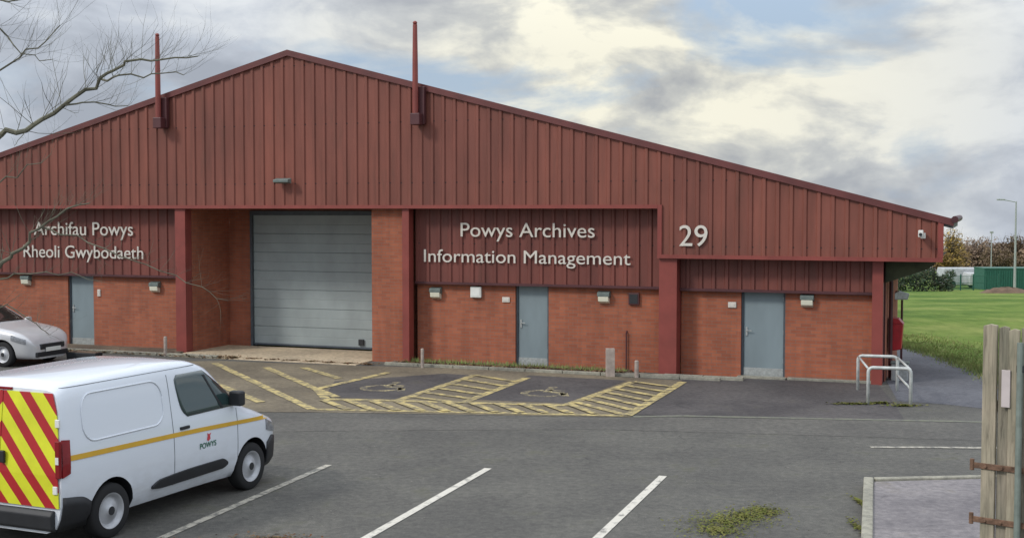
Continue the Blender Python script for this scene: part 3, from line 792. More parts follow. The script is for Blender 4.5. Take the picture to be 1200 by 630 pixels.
cut_arches(vb.mesh(), M['van'], [(0, .385, .34), (2.785, .385, .34)], 'body', VAN, VW)
for x in (0, 2.785):
    for sd in (-1, 1): wheel(VAN, x, sd*(VW-.125), .325, .2, sd)
for sd in (-1, 1):
    # side window, slightly rising front edge
    w = vb.patch([(1.22, 1.42), (1.30, 1.33), (1.45, 1.28), (1.70, 1.25), (1.76, 1.30)], [(1.22, 2.56), (1.30, 2.50), (1.45, 2.28), (1.6, 2.06), (1.76, 1.84)], 1.22, 1.76, sd, .004)
    w.build('side_window', M['glass'], VAN, smooth=True, solid=.004, fix=False)
    vb.patch([(1.22, 2.12), (1.72, 1.80)], [(1.22, 2.17), (1.6, 1.91), (1.72, 1.85)], 1.225, 1.70, sd, .008, 2, 8).build('window_pillar', M['dark'], VAN, solid=.005, fix=False)
    vb.band(-.74, 3.2, [(-.74, 1.035), (1.5, .99), (3.34, .925)], [(-.74, 1.095), (1.5, 1.045), (3.34, .975)], sd, .004, 60, 1).build('side_stripe', M['orange'], VAN, solid=.003, fix=False)
    vb.band(.70, 2.2, [(.70, .44), (.9, .42), (2.1, .43), (2.2, .47)], [(.70, .47), (.85, .53), (1.6, .56), (2.1, .56), (2.2, .5)], sd, .012, 30, 3).build('side_moulding', M['dark'], VAN, solid=.03, fix=False)
    # black bumpers at the corners
    vb.band(-.78, -.36, [(-.78, .24), (-.36, .24)], [(-.78, .64), (-.5, .60), (-.36, .52)], sd, .008, 10, 4).build('rear_bumper', M['dark'], VAN, smooth=True, solid=.02, fix=False)
    vb.band(3.14, 3.58, [(3.14, .24), (3.58, .26)], [(3.14, .60), (3.3, .68), (3.58, .50)], sd, .008, 12, 4).build('front_bumper', M['dark'], VAN, smooth=True, solid=.02, fix=False)
    # pressed panel outlines and door gaps
    def outline(pts, wdt, name, mat, off=.002):
        m = MB(); P = []
        for x, z in pts: P.append((vb.xs(x, z), sd*(vb.y(x, z)+off), z))
        m.tube(P, wdt, 5); m.build(name, mat, VAN, smooth=True)
    def rr_(x0, x1, z0, z1, r, n=6):
        o_ = []
        for cx, cz, a0 in ((x1-r, z1-r, 0), (x0+r, z1-r, 90), (x0+r, z0+r, 180), (x1-r, z0+r, 270)):
            for i in range(n+1):
                a = R(a0+90*i/n); o_.append((cx+r*math.cos(a), cz+r*math.sin(a)))
        res = []
        o_.append(o_[0])
        for a, b in zip(o_[:-1], o_[1:]):
            for i in range(4): res.append((a[0]+(b[0]-a[0])*i/4, a[1]+(b[1]-a[1])*i/4))
        return res+[o_[0]]
    outline(rr_(-.44, .98, 1.20, 1.74, .20), .011, 'pressed_panel', M['van'])
    outline([(1.12, z/100) for z in range(40, 180, 6)], .0045, 'door_gap', M['van_line'], .0005)
    outline([(2.44, z/100) for z in range(46, 122, 6)], .0045, 'door_gap', M['van_line'], .0005)
    outline([(.95+i*.06, 1.84) for i in range(-28, 14)], .004, 'roof_seam', M['van_line'], .0005)
    # handle and mirror
    x, z = 1.34, 1.09
    m = MB(); yy = sd*(vb.y(x, z)+.02); m.box(x-.09, x+.09, min(yy, yy-sd*.03), max(yy, yy-sd*.03), z-.02, z+.02); m.build('handle', M['dark'], VAN, bevel=.008)
    x, z = 2.36, 1.26; yy = vb.y(x, z)
    m = MB(); m.box(x-.07, x+.05, min(sd*yy, sd*(yy+.20)), max(sd*yy, sd*(yy+.20)), z-.03, z+.17); m.build('mirror', M['dark'], VAN, bevel=.03)
    # tail lamp
    m = vb.band(-.79, -.69, [(-.79, .86), (-.69, .90)], [(-.79, 1.28), (-.69, 1.27)], sd, .012, 6, 6); tl = m.build('tail_lamp', M['redlamp'], VAN, solid=.02, fix=False)
    m = MB(); m.box(-.835, -.79, min(sd*.84, sd*.905), max(sd*.84, sd*.905), .86, 1.28); m.build('lamp_face', M['redlamp'], tl, bevel=.01)
    m = MB(); m.box(-.84, -.834, min(sd*.85, sd*.895), max(sd*.85, sd*.895), 1.02, 1.10); m.build('reverse_lens', M['white'], tl)
    # headlamp
    vb.band(3.12, 3.44, [(3.12, .78), (3.44, .70)], [(3.12, .93), (3.44, .80)], sd, .006, 8, 3).build('headlamp', M['headglass'], VAN, solid=.01, fix=False)
# council mark on the doors: red emblem above green word
def van_text(txt, x0, x1, z, hgt, sd, mat, name):
    me = text_mesh(txt, .015, .002); xs_ = [v.co.x for v in me.vertices]; a, b = min(xs_), max(xs_)
    for v in me.vertices:
        u = (v.co.x-a)/(b-a); x = x0+(x1-x0)*u; zz = z+v.co.y*hgt/.7
        v.co = Vector((x, sd*(vb.y(x, zz)+.006), zz))
    me.materials.clear(); me.materials.append(mat)
    o = bpy.data.objects.new(name, me); C.objects.link(o); o.parent = VAN
van_text('POWYS', 1.62, 1.96, .765, .07, -1, M['green'], 'lettering')
m = MB(); yv = -(vb.y(1.8, .9)+.006)
m.prism([(1.77, .86), (1.80, .845), (1.84, .87), (1.83, .91), (1.855, .945), (1.81, .93), (1.78, .95), (1.785, .91)], yv-.002, yv+.002, 'y'); m.build('emblem', M['pink'], VAN)
# rear doors with chevrons
def rear_x(z): return vb.xs(vb.x0, z)
for sd in (-1, 1):
    m = MB()
    def fn(u, v):
        z = .52+(1.79-.52)*v; hw = interp([(.5, .87), (1.2, .845), (1.55, .80), (1.79, .72)], z)
        y = .006+(hw-.006)*u; return (rear_x(z)-.013, sd*y, z)
    d = m.grid(fn, 8, 14).build('rear_door', M['chev'], VAN, solid=.012, fix=False)
    m = MB(); m.box(-.85, -.812, min(sd*.03, sd*.10), max(sd*.03, sd*.10), .98, 1.12); m.build('handle', M['dark'], d, bevel=.01) if sd < 0 else None
    for z in (.68, 1.42):
        h = MB(); h.box(rear_x(z)-.035, rear_x(z)-.01, min(sd*.80, sd*.86), max(sd*.80, sd*.86), z, z+.09)
        h.build('hinge', M['white'], d, bevel=.005)
m = MB(); m.prism([(-.86, .28), (-.79, .24), (-.76, .24), (-.76, .485), (-.83, .49), (-.87, .44)], -.80, .80, 'y'); m.build('rear_bumper', M['dark'], VAN, bevel=.015)
m = MB(); m.box(-.835, -.815, .06, .58, .56, .68); m.build('number_plate', M['orange'], VAN, bevel=.003)
m = MB(); m.box(rear_x(1.82)-.02, rear_x(1.82)+.04, -.12, .12, 1.80, 1.83); m.build('brake_lamp', M['redlamp'], VAN, bevel=.006)
# windscreen
m = MB()
def fn(u, v):
    x = 1.94+(2.62-1.94)*u; z = interp(vb.top, x); hw = vb.W*interp(vb.tum, z)*.80; return (x+.004, -hw+2*hw*v, z+.006-abs(2*v-1)**4*.02)
m.grid(fn, 10, 12).build('windscreen', M['glass'], VAN, smooth=True, solid=.004)
m = MB(); m.box(3.55, 3.64, -.55, .55, .26, .50); m.build('front_bumper', M['dark'], VAN, bevel=.03)

# --- silver car at the left, parallel to the wall
fw = gp(4, 430); hd2 = Vector(S); left2 = Vector((-hd2.y, hd2.x, 0))
CW = .87
org = fw - hd2*2.6 + left2*(CW-.05)
CAR = empty('car', org, math.atan2(hd2.y, hd2.x), label='silver hatchback parked before the leftmost brick wall, cut off by the picture edge', cat='car')
cb = Body(CW, [(-.78, .92), (-.66, 1.1), (-.45, 1.28), (0, 1.42), (.7, 1.47), (1.2, 1.43), (1.6, 1.25), (2.0, 1.03), (2.3, .97), (2.8, .89), (3.1, .79), (3.28, .66), (3.38, .5)],
          [(-.78, .86), (-.6, .95), (-.2, 1), (2.5, 1), (2.9, .96), (3.15, .88), (3.3, .75), (3.38, .55)],
          [(.2, .94), (.45, .99), (.7, 1), (.9, .965), (1.1, .88), (1.3, .79), (1.47, .72)], .19, -.78, 3.38, .15)
cut_arches(cb.mesh(), M['silver'], [(0, .36, .32), (2.6, .36, .32)], 'body', CAR, CW)
for x in (0, 2.6):
    for sd in (-1, 1): wheel(CAR, x, sd*(CW-.12), .31, .19, sd)
for sd in (-1, 1):
    cb.patch([(.96, -.2), (1.36, .05)], [(.96, 1.98), (1.15, 1.62), (1.36, 1.2)], .97, 1.34, sd, .004).build('side_window', M['cglass'], CAR, smooth=True, solid=.004, fix=False)
    for xx in (.95,): cb.band(xx, xx+.05, [(0, .97), (3, .97)], [(0, 1.34), (3, 1.34)], sd, .008, 1, 6).build('window_pillar', M['dark'], CAR, solid=.004, fix=False)
    cb.band(2.86, 3.22, [(2.86, .66), (3.22, .56)], [(2.86, .80), (3.22, .68)], sd, .006, 8, 3).build('headlamp', M['headglass'], CAR, solid=.01, fix=False)
    x, z = 1.85, .98; yy = cb.y(x, z)
    m = MB(); m.box(x-.05, x+.06, min(sd*yy, sd*(yy+.17)), max(sd*yy, sd*(yy+.17)), z-.02, z+.1); m.build('mirror', M['silver'], CAR, bevel=.03)
    cb.band(-.2, 2.2, [(-.2, .55), (2.2, .55)], [(-.2, .60), (2.2, .60)], sd, .008, 20, 1).build('side_moulding', M['dark'], CAR, solid=.012, fix=False)
    for xx in (.96, 2.02):
        m = MB(); m.tube([(xx, sd*(cb.y(xx, z/100)+.0005), z/100) for z in range(32, 96, 6)], .004, 5); m.build('door_gap', M['dark'], CAR)
m = MB()
def fn(u, v):
    x = 1.24+(1.98-1.24)*u; z = interp(cb.top, x); hw = cb.W*interp(cb.tum, z)*.84; return (x+.004, -hw+2*hw*v, z+.008-abs(2*v-1)**4*.02)
m.grid(fn, 10, 12).build('windscreen', M['cglass'], CAR, smooth=True, solid=.004)
for sd in (-1, 1):
    m = MB(); m.tube([(x/100, sd*cb.W*interp(cb.wid, x/100)*.70, interp(cb.top, x/100)+.0015-.012) for x in range(205, 312, 8)], .006, 5); m.build('bonnet_gap', M['dark'], CAR)
    cb.band(-.76, 3.30, [(-.76, .20), (3.30, .22)], [(-.76, .30), (3.30, .30)], sd, .006, 40, 1) if 0 else None
    m = MB(); xx = 1.5; yy = sd*(cb.y(xx, .78)+.012); m.box(1.10, 1.24, min(yy, yy-sd*.02), max(yy, yy-sd*.02), .80, .83); m.build('handle', M['dark'], CAR, bevel=.005)
m = MB(); m.box(3.33, 3.41, -.42, .42, .42, .55); m.box(3.33, 3.405, -.55, .55, .24, .36); m.build('grille', M['dark'], CAR, bevel=.02)
m = MB(); m.box(3.41, 3.425, -.26, .26, .36, .46); m.build('number_plate', M['white'], CAR, bevel=.003)

# ------------------------------------------------------------------ timber gate at the right edge
GD = 12.0
g0 = dp(1152, 400, GD); 
GT = empty('timber_gate', (g0.x, GD, 0), R(-38), label='weathered timber gate of tall vertical boards with rusty hinges at the right edge', cat='gate')
def ztp(py, Y=GD): return dp(1160, py, Y).z
bx = [(0, .13, 379, 0, 'wood', .05), (.135, .235, 381, .035, 'wood2', .03), (.24, .34, 383, .0, 'wood', .03), (.345, .47, 380, .03, 'wood2', .03), (.475, .60, 384, 0, 'wood', .03), (.605, .73, 381, .02, 'wood2', .03), (.735, .86, 383, 0, 'wood', .03), (.87, 1.0, 380, .02, 'wood2', .03), (1.01, 1.14, 382, 0, 'wood', .03)]
for a, b, py, yo, mt, th in bx:
    h = ztp(py); m = MB(); 
    m.prism([(a, -.0), (b, -.0), (b, h-.012), ((a+b)/2, h), (a, h-.02)], yo, yo+th, 'y'); m.build('board', M[mt], GT, bevel=.006)
MB().box(-.005, 1.15, .07, .12, .45, .57).build('cross_rail', M['wood2'], GT, bevel=.006)
MB().box(-.005, 1.15, .07, .12, 1.9, 2.02).build('cross_rail', M['wood2'], GT, bevel=.006)
for zc in (ztp(545), ztp(608)):
    m = MB(); m.box(-.07, .62, -.016, -.002, zc-.028, zc+.028)
    for q in (.05, .20, .34, .5): m.tube([(q, -.014, zc), (q, -.032, zc)], .015, 8)
    m.tube([(-.08, -.01, zc-.05), (-.08, -.01, zc+.06)], .022, 10); m.build('hinge', M['rust'], GT, bevel=.004)
m = MB(); m.tube([(.36, -.045, 0.0), (.36, -.045, ztp(398))], .03, 12); m.build('drop_bolt', M['tube'], GT)
m = MB(); m.box(.33, .40, -.06, -.002, ztp(432), ztp(424)); m.build('bolt_bracket', M['dark'], GT, bevel=.004)
m = MB(); m.box(.185, .265, -.022, -.002, ztp(474), ztp(431)); m.build('notice_plate', M['plate'], GT, bevel=.003)

# ------------------------------------------------------------------ vegetation
def tuft_cloud(name, centres, mat, n, size, zmax, kind='stuff', label=None, cat=None):
    m = MB()
    for i in range(n):
        c, rx, ry = random.choice(centres)
        a = random.random()*2*PI; r = abs(random.gauss(0, .45)); r = min(r, 1.2)
        x, y = c.x+rx*r*math.cos(a), c.y+ry*r*math.sin(a); z = .012+random.random()*zmax
        s = size*(.5+random.random()); b = random.random()*2*PI
        u = Vector((math.cos(b), math.sin(b), random.uniform(-.4, .4)))*s; v = Vector((-math.sin(b), math.cos(b), random.uniform(-.3, .6)))*s*.6
        p = Vector((x, y, z+.01)); m.quad(p-u, p+v, p+u, p-v)
    o = m.build(name, mat, fix=False); return tag(o, kind=kind, label=label, cat=cat)
tuft_cloud('moss', [(gp(872, 606), .5, .5), (gp(895, 600), .35, .45), (gp(840, 622), .5, .5), (gp(850, 612), .9, .7)], M['moss'], 4200, .015, .008, label='green moss patch on the asphalt left of the concrete pad', cat='moss')
tuft_cloud('moss', [(gp(650, 640), .5, .3), (gp(1004, 618), .08, .6), (gp(1008, 590), .06, .5)], M['moss'], 500, .02, .01, label='sparse moss along the edge of the concrete pad and lot', cat='moss')
tuft_cloud('moss', [(gp(1030, 473), .55, .12), (gp(1000, 474), .6, .1), (gp(1060, 476), .4, .1)], M['moss'], 700, .03, .02, label='moss and grass round the feet of the guard rail', cat='moss')
tuft_cloud('leaf_litter', [(gp(250, 640), 1.1, .35), (gp(320, 633), .7, .3), (gp(180, 640), .5, .3)], M['litter'], 1300, .02, .02, label='brown fallen leaves on the asphalt at the bottom left', cat='leaves')
cs = [(wld(fs(x), -.55, 0), .55, .15) for x in range(485, 760, 14)]
tuft_cloud('leaf_litter', cs, M['litter'], 2600, .035, .05, label='brown leaves and weeds along the foot of the middle wall', cat='leaves')
cs = [(wld(fs(x), -1.15, 0), .5, .3) for x in range(60, 300, 14)]
tuft_cloud('leaf_litter', cs, M['litter'], 1800, .035, .05, label='brown leaves along the foot of the left wall and portal', cat='leaves')
cs = [(wld(fs(x), -1.05, 0), .35, .12) for x in list(range(300, 470, 22))]
tuft_cloud('leaf_litter', cs, M['litter'], 700, .03, .02, label='brown leaves swept before the portal ramp', cat='leaves')

def blades(name, pts, mat, n, h, label, wid=.18):
    m = MB()
    for i in range(n):
        k = random.randrange(len(pts)-1); u = random.random(); a, b = pts[k], pts[k+1]
        p = a+(b-a)*u; t = (b-a).normalized(); nn = Vector((-t.y, t.x, 0)); p = p+nn*random.gauss(0, wid)
        p.z = terr(p.x, p.y)+.0; q = random.random()*2*PI; w = Vector((math.cos(q), math.sin(q), 0))*.012
        tip = p+Vector((random.gauss(0, .03), random.gauss(0, .03), h*random.uniform(.4, 1.2)))
        m.quad(p-w, p+w, tip)
    return tag(m.build(name, mat, fix=False), label, 'grass', kind='stuff')
M['blade'] = mat_leafy('grass_blades', [(.16, .26, .07), (.22, .30, .09), (.30, .33, .13), (.24, .21, .10)])
gl = [gp(1049, 402), gp(1062, 404.5), gp(1080, 409.5), gp(1110, 418.5), gp(1150, 434.5), gp(1200, 457)]
blades('grass_verge', gl, M['blade'], 9000, .09, 'rough grass fringe along the curved edge of the path', .22)
fl2 = [gp(1050, 392), gp(1085, 398), gp(1120, 408), gp(1165, 427), gp(1230, 452)]
blades('grass_verge', fl2, M['blade'], 5000, .06, 'longer grass on the bank behind the path', .5)
bl = [wld(fs(x), -.22, 0) for x in (800, 850, 865)]
blades('wall_weeds', [wld(fs(482), -.35, .05), wld(fs(600), -.35, .05), wld(fs(740), -.35, .05)], M['blade'], 1500, .16, 'weeds growing at the foot of the middle wall', .12)

# bare tree reaching in from the left
class Tree:
    def __init__(s): s.m = MB(); s.count = 0
    def branch(s, pts, r0, r1, n=6):
        k = len(pts); s.m.tube(pts, [r0+(r1-r0)*i/(k-1) for i in range(k)], n)
    def grow(s, p, d, L, r, depth, up=.12, spread=.6):
        k = 4; pts = [p.copy()]; d = d.normalized(); q = p.copy()
        for i in range(k):
            d = (d+Vector((random.gauss(0, .09), random.gauss(0, .09), random.gauss(up*.5, .07)))).normalized()
            q = q+d*L/k; pts.append(q.copy())
        r1 = r*.55; s.branch(pts, r, r1, 5 if r > .008 else 3)
        if depth <= 0: return
        for i in range(1, k+1):
            if random.random() < .85 or i == k:
                nd = (d+Vector((random.gauss(0, spread), random.gauss(0, spread), random.gauss(.15, spread*.6)))).normalized()
                s.grow(pts[i], nd, L*random.uniform(.5, .75), r*(1-.45*i/k)*.6, depth-1, up, spread)
    def limb(s, px, Ys, r0, r1, depth, tl=.5, tr=.35, up=.15, spread=.6):
        P = [dp(a, b, y) for (a, b), y in zip(px, Ys)]
        # densify
        Q = []
        for a, b in zip(P[:-1], P[1:]):
            for i in range(3): Q.append(a+(b-a)*i/3+Vector((random.gauss(0, .012), random.gauss(0, .012), random.gauss(0, .012))))
        Q.append(P[-1]); s.branch(Q, r0, r1, 7)
        for i in range(2, len(Q)):
            d = (Q[i]-Q[i-1]).normalized(); rr = r0+(r1-r0)*i/(len(Q)-1)
            for k in range(2):
                nd = d*.7+Vector((random.gauss(0, .5), random.gauss(0, .5), random.gauss(.45, .45)))
                s.grow(Q[i], nd, tl*random.uniform(.6, 1.5), rr*tr*.6+.0006, depth, up, spread)
Yt = 9.0
base = Vector((-5.6, Yt+.3, 0))
BT = empty('bare_tree', base, 0, label='leafless tree beyond the left edge whose twigs reach across the gable', cat='tree')
t = Tree()
fork = Vector((-5.3, Yt+.2, 3.3))
t.branch([base-Vector((0, 0, .3)), base+Vector((.05, 0, .3)), base+Vector((.1, -.05, 1.5)), base+Vector((.2, -.05, 2.6)), fork], .19, .13, 12)
t.branch([fork, fork+Vector((-.2, .2, 1.2)), fork+Vector((-.1, .4, 2.6)), fork+Vector((.2, .5, 4.0))], .11, .03, 8)
for v in t.m.v[:0]: pass
tm = t.m; tm.v = [tuple(Vector(v)-base) for v in tm.v]; tm.build('trunk', M['bark'], BT, smooth=True)
t = Tree(); random.seed(21)
pA = dp(0, 157, 8.8)
t.branch([fork, fork+(pA-fork)*.5+Vector((0, 0, -.1)), pA], .07, .028, 7)
t.limb([(-2, 157), (30, 153), (60, 135), (100, 108), (125, 87), (150, 71), (190, 68), (232, 66)], [8.8, 8.8, 8.8, 8.7, 8.7, 8.6, 8.6, 8.6], .020, .004, 1, .30, .22, .10, .45)
t.limb([(78, 121), (110, 122), (150, 124)], [8.75, 8.8, 8.9], .007, .003, 1, .2, .3)
t.limb([(118, 96), (140, 88), (180, 87), (215, 88)], [8.7, 8.5, 8.5, 8.5], .008, .003, 1, .25, .3)
t.limb([(-30, 110), (10, 75), (45, 55), (70, 30)], [8.6]*4, .008, .003, 1, .3, .25)
t.limb([(-30, 30), (0, 35), (25, 60), (60, 70)], [8.4]*4, .007, .0025, 1, .25, .25)
t.limb([(-30, -10), (10, 5), (40, -5)], [8.4]*3, .008, .003, 1, .2, .3)
pB = dp(-20, 335, 8.5)
t.branch([fork, (fork+pB)/2+Vector((0, 0, .1)), pB], .05, .02, 6)
t.limb([(-20, 335), (2, 308), (25, 290), (45, 265), (75, 248), (105, 238)], [8.5]*6, .016, .004, 1, .2, .22, .05, .5)
t.limb([(45, 265), (90, 275), (140, 300), (190, 318), (235, 335), (268, 352)], [8.5, 8.5, 8.4, 8.4, 8.4, 8.4], .006, .002, 1, .14, .3, -.02, .5)
t.limb([(-20, 365), (10, 358), (40, 378), (58, 392)], [8.4]*4, .006, .002, 1, .14, .3, -.02, .5)
t.limb([(-20, 220), (20, 205), (60, 180)], [8.7]*3, .007, .002, 1, .2, .25)
t.limb([(-20, 335), (20, 318), (70, 322), (120, 330)], [8.5]*4, .006, .002, 1, .14, .25)
tm = t.m; tm.v = [tuple(Vector(v)-base) for v in tm.v]; tm.build('branches', M['bark_green'], BT, smooth=False)
print('branch faces', len(tm.f))

# far trees: brown winter crowns, trunks and twigs
def far_tree_mesh(h, r, mat, seed, dens=900, leaf=.16):
    random.seed(seed)
    tr = Tree(); 
    tr.m.tube([(0, 0, -.6), (.05, 0, h*.3), (0, .1, h*.55), (.1, 0, h*.85)], [.16, .12, .08, .03], 7)
    for k in range(12):
        a = random.random()*2*PI; z = h*random.uniform(.25, .7)
        d = Vector((math.cos(a), math.sin(a), random.uniform(.5, 1.2)))
        tr.grow(Vector((0, 0, z)), d, h*.33, .05, 2, .1, .4)
    cr = MB(); blobs = []
    for k in range(16):
        a = random.random()*2*PI; rr = r*random.random()**.5*.8; z = h*random.uniform(.30, .88)
        rr *= interp([(.25, .7), (.5, 1), (.9, .45)], z/h)
        blobs.append((Vector((rr*math.cos(a), rr*math.sin(a), z)), r*random.uniform(.22, .45)))
    for i in range(dens):
        c, br = random.choice(blobs); v = Vector((random.gauss(0, 1), random.gauss(0, 1), random.gauss(0, 1))).normalized()*br*random.random()**.4
        p = c+v; s = leaf*random.uniform(.5, 1.2)
        u = Vector((random.gauss(0, 1), random.gauss(0, 1), random.gauss(0, 1))).normalized()*s; w = u.orthogonal().normalized()*s*.35
        cr.quad(p-u, p+w, p+u, p-w)
    return tr.m, cr
protos = []
def make_far(name, h, r, mat, seed, dens, leaf, loc_, label, group, sc=1.0, rz=0):
    e = empty(name, loc_, rz, label=label, cat='tree', group=group); e.scale = (sc, sc, sc)
    a, b = far_tree_mesh(h, r, mat, seed, dens, leaf)
    a.build('trunk', M['bark'], e, fix=False); b.build('crown', mat, e, fix=False); return e
def copy_tree(src, loc_, rz, sc, label):
    c = src.copy(); C.objects.link(c); c.location = loc_; c.rotation_euler = (0, 0, rz); c.scale = (sc, sc, sc); c['label'] = label
    for ch in src.children:
        d = ch.copy(); C.objects.link(d); d.parent = c
    return c
def far_at(px, Y): 
    x = (px-600)/F*Y; return Vector((x, Y, terr(x, Y)))
GRP = 'autumn trees beyond the field'
T1 = make_far('broadleaf_tree', 4.9, 3.3, M['twiggy'], 5, 4200, .2, far_at(1150, 132), 'brown bare-looking tree beyond the field, above the parked white van', GRP)
T2 = make_far('broadleaf_tree', 5.2, 2.6, M['amber'], 9, 3400, .2, far_at(1117, 124), 'amber tree beyond the field just right of the annex eaves', GRP)
spots = [(T1, 1095, 128, .4, .85, 'low brown tree beyond the field half hidden by the annex eaves'),
         (T1, 1133, 138, 1.3, .95, 'brown tree beyond the field right of the amber tree'),
         (T1, 1172, 126, 2.2, .82, 'brown tree beyond the field between the two masts'),
         (T1, 1197, 130, 3.1, 1.0, 'brown tree beyond the field behind the lamp post at the right edge'),
         (T1, 1075, 122, 4.1, .75, 'low brown tree beyond the field under the annex soffit'),
         (T2, 1185, 140, 2.7, .95, 'amber tinged tree beyond the field behind the green container'),
         (T1, 1225, 128, 5.2, 1.05, 'brown tree beyond the field at the very right edge')]
for src, px, Y, rz, sc, lb in spots: copy_tree(src, far_at(px, Y), rz, sc, lb)
# hedge, far fence, vehicles, mound, container, masts
def hedge(x0, x1, Y, h, label):
    m = MB(); random.seed(x0)
    A = far_at(x0, Y); B = far_at(x1, Y)
    for i in range(3200):
        u = random.random(); p = A+(B-A)*u-A; hh = h*(.85+.25*math.sin(u*17)*math.sin(u*5+1))
        q = p+Vector((0, random.uniform(-.6, .6), random.random()**.8*hh)); s = .13*random.uniform(.5, 1.2)
        a = Vector((random.gauss(0, 1), random.gauss(0, 1), random.gauss(0, 1))).normalized()*s; w = a.orthogonal().normalized()*s*.5
        m.quad(q-a, q+w, q+a, q-w)
    o = m.build('hedge', M['hedge'], fix=False); o.location = A; tag(o, label, 'hedge')
hedge(1030, 1118, 93, 1.7, 'dark green hedge along the far edge of the field beside the building')
A, B = far_at(1112, 95), far_at(1172, 95)
e = empty('mesh_fence', A, math.atan2((B-A).y, (B-A).x), label='low grey-green mesh fence along the far edge of the field', cat='fence')
L = (B-A).length
m = MB()
for i in range(40): m.box(i*L/40, i*L/40+.02, -.01, .01, .05, 1.1)
for z in (.08, .55, 1.08): m.box(0, L, -.012, .012, z, z+.03)
m.build('mesh_panel', M['green_sheet'], e)
for i in range(5): MB().box(i*L/4-.04, i*L/4+.04, .02, .09, -.2, 1.25).build('fence_post', M['green_sheet'], e)
def far_van(px, Y, name, Ln, h, mat, label, cat, rz=0):
    p = far_at(px, Y); e = empty(name, p, rz, label=label, cat=cat)
    m = MB(); m.prism([(-Ln/2, .3), (Ln/2, .3), (Ln/2, .3+h*.45), (Ln/2-.25, .3+h*.55), (Ln/2-.9, .25+h), (-Ln/2+.1, .25+h), (-Ln/2, h*.8)], -.9, .9, 'y'); m.build('body', mat, e, bevel=.08)
    MB().prism([(Ln/2-1.8, .3+h*.55), (Ln/2-.5, .3+h*.55), (Ln/2-.98, .12+h), (Ln/2-1.8, .12+h)], -.91, -.90, 'y').build('side_window', M['cglass'], e)
    for x in (-Ln/2+.8, Ln/2-.8):
        for y in (-.8, .8):
            MB().tube([(x, y-.1, .32), (x, y+.1, .32)], .32, 16).build('wheel', M['tyre'], e)
far_van(1133, 108, 'parked_van', 4.6, 1.5, M['fargrey'], 'small white van parked far beyond the field, left one', 'van')
far_van(1160, 106, 'parked_car', 4.0, 1.1, M['silver'], 'small grey car parked far beyond the field near the container', 'car')
p = far_at(1188, 98); e = empty('shipping_container', p, 0, label='dark green shipping container at the far edge of the field', cat='container')
m = MB(); y0 = 0
for i in range(24):
    a = -2.2+i*4.4/24; m.box(a, a+.11, -.04, 0, .1, 1.5)
m.box(-2.25, 2.25, .001, 2.2, .0, 1.62); m.build('container_body', M['green_sheet'], e)
m = MB(); m.box(-2.27, 2.27, -.05, 2.22, 1.62, 1.7); m.build('top_rail', M['green_sheet'], e)
# earth mound
m = MB(); random.seed(3); A = far_at(1180, 84)
def fn(u, v):
    a = v*2*PI; r = (1-u); return (2.1*r*math.cos(a), 1.3*r*math.sin(a), -.1+.5*(1-r*r)**1.2+random.uniform(-.05, .05)*(u > .05))
m.grid(fn, 10, 28); o = m.build('earth_mound', M['earth'], smooth=True); o.location = A; tag(o, 'low brown heap of earth on the grass before the green container', 'mound')
def mast(px, Y, top, r, mat, label, arm):
    p = far_at(px, Y); z = dp(px, top, Y).z-p.z
    e = empty('lamp_post', p, 0, label=label, cat='lamp post')
    MB().tube([(0, 0, -.2), (0, 0, z*.3), (0, 0, z)], [r*1.3, r, r*.6], 10).build('pole', mat, e)
    if arm:
        MB().tube([(0, 0, z-.05), (-.9, 0, z+.12)], r*.4, 8).build('arm', mat, e)
        MB().box(-1.4, -.85, -.12, .12, z+.08, z+.2).build('lamp_head', mat, e, bevel=.03)
    else: MB().box(-.15, .15, -.1, .1, z-.1, z+.1).build('lamp_head', mat, e, bevel=.03)
mast(1190, 92, 236, .085, M['steel'], 'tall pale lamp post rising beside the green container', True)
mast(1162, 120, 272, .06, M['steel'], 'short thin mast among the far trees', False)

# ------------------------------------------------------------------ sky, sun, camera
sc = bpy.context.scene
wd = bpy.data.worlds.new('World'); sc.world = wd; wd.use_nodes = True
nt = wd.node_tree; bg = nt.nodes['Background']
SUN_EL, SUN_AZ = R(38), R(-118)       # azimuth measured from +Y, clockwise positive: sun high at the left, a little behind the camera
sky = N(nt, 'ShaderNodeTexSky'); sky.sky_type = 'NISHITA'; sky.sun_disc = False; sky.sun_elevation = SUN_EL; sky.sun_rotation = SUN_AZ; sky.air_density = 1.2; sky.dust_density = 1.5
tc = N(nt, 'ShaderNodeTexCoord')
def vmap(scale, off=(0, 0, 0)):
    mp = N(nt, 'ShaderNodeMapping'); mp.inputs['Scale'].default_value = scale; mp.inputs['Location'].default_value = off
    nt.links.new(tc.outputs['Generated'], mp.inputs['Vector']); return mp.outputs['Vector']
v1 = vmap((1, 1, 2.3), (.37, .2, .11))
n1 = noise(nt, v1, 4.2, 9, .55, .35)          # cloud masses
n2 = noise(nt, vmap((1, 1, 2.0), (3.1, .4, 1.7)), 8.5, 9, .55, .25)   # light tops / shaded bases
cover = ramp(nt, n1, [(.36, (0, 0, 0)), (.47, (1, 1, 1))])
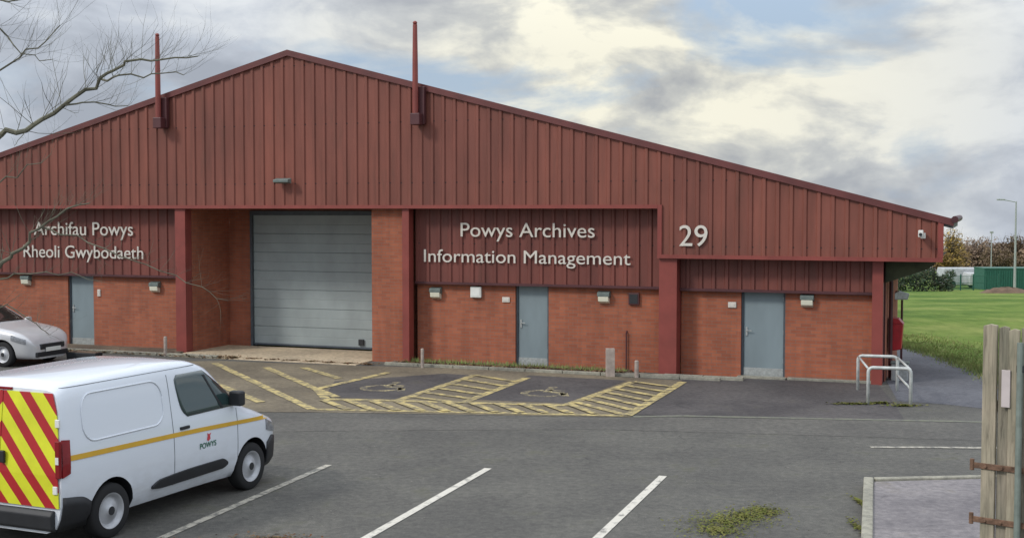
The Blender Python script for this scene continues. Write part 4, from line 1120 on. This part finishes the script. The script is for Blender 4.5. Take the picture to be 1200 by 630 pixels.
# brightness climbs towards the right where the cloud is thin
dt = N(nt, 'ShaderNodeVectorMath', operation='DOT_PRODUCT'); nt.links.new(tc.outputs['Generated'], dt.inputs[0])
gd = Vector((.10, 1, .10)).normalized(); dt.inputs[1].default_value = gd
glow = ramp(nt, dt.outputs['Value'], [(.955, (0, 0, 0)), (.998, (1, 1, 1))])
grey = ramp(nt, n2, [(.36, (4.2, 4.6, 5.3)), (.5, (5.8, 6.3, 7.1)), (.62, (7.8, 8.2, 8.6))])
cream = ramp(nt, n2, [(.38, (4.6, 4.8, 5.0)), (.47, (6.4, 6.5, 6.2)), (.57, (10.2, 9.9, 8.3))])
cloud = mix(nt, glow, grey, cream)
blue = mix(nt, .72, sky.outputs[0], (5.0, 6.3, 8.2))
col = mix(nt, cover, blue, cloud)
sxz = N(nt, 'ShaderNodeSeparateXYZ'); nt.links.new(tc.outputs['Generated'], sxz.inputs[0])
zen = ramp(nt, sxz.outputs[2], [(.12, (1, 1, 1)), (.7, (2.35, 2.3, 2.22))])   # an overcast sky is brighter overhead
col = mix(nt, 1.0, col, zen, 'MULTIPLY')
nt.links.new(col, bg.inputs['Color']); bg.inputs['Strength'].default_value = .092
sun = bpy.data.lights.new('sun', 'SUN'); sun.energy = 1.7; sun.angle = R(10); sun.color = (1, .95, .88)
so = bpy.data.objects.new('sun', sun); C.objects.link(so)
sd = Vector((math.sin(SUN_AZ)*math.cos(SUN_EL), math.cos(SUN_AZ)*math.cos(SUN_EL), math.sin(SUN_EL)))
so.rotation_euler = sd.to_track_quat('Z', 'Y').to_euler(); so.location = (0, -10, 30)
cam = bpy.data.cameras.new('camera'); co = bpy.data.objects.new('camera', cam); C.objects.link(co)
co.location = (0, 0, H); co.rotation_euler = (PI/2-PITCH, 0, 0)
cam.sensor_width = 36; cam.lens = 36*F/1200; cam.clip_end = 5000; cam.clip_start = .1
sc.camera = co
sc.view_settings.view_transform = 'Standard'; sc.view_settings.look = 'None'; sc.view_settings.exposure = 0.0; sc.view_settings.gamma = 1
sc.view_settings.use_curve_mapping = False
sc.render.resolution_x = 1024; sc.render.resolution_y = 537
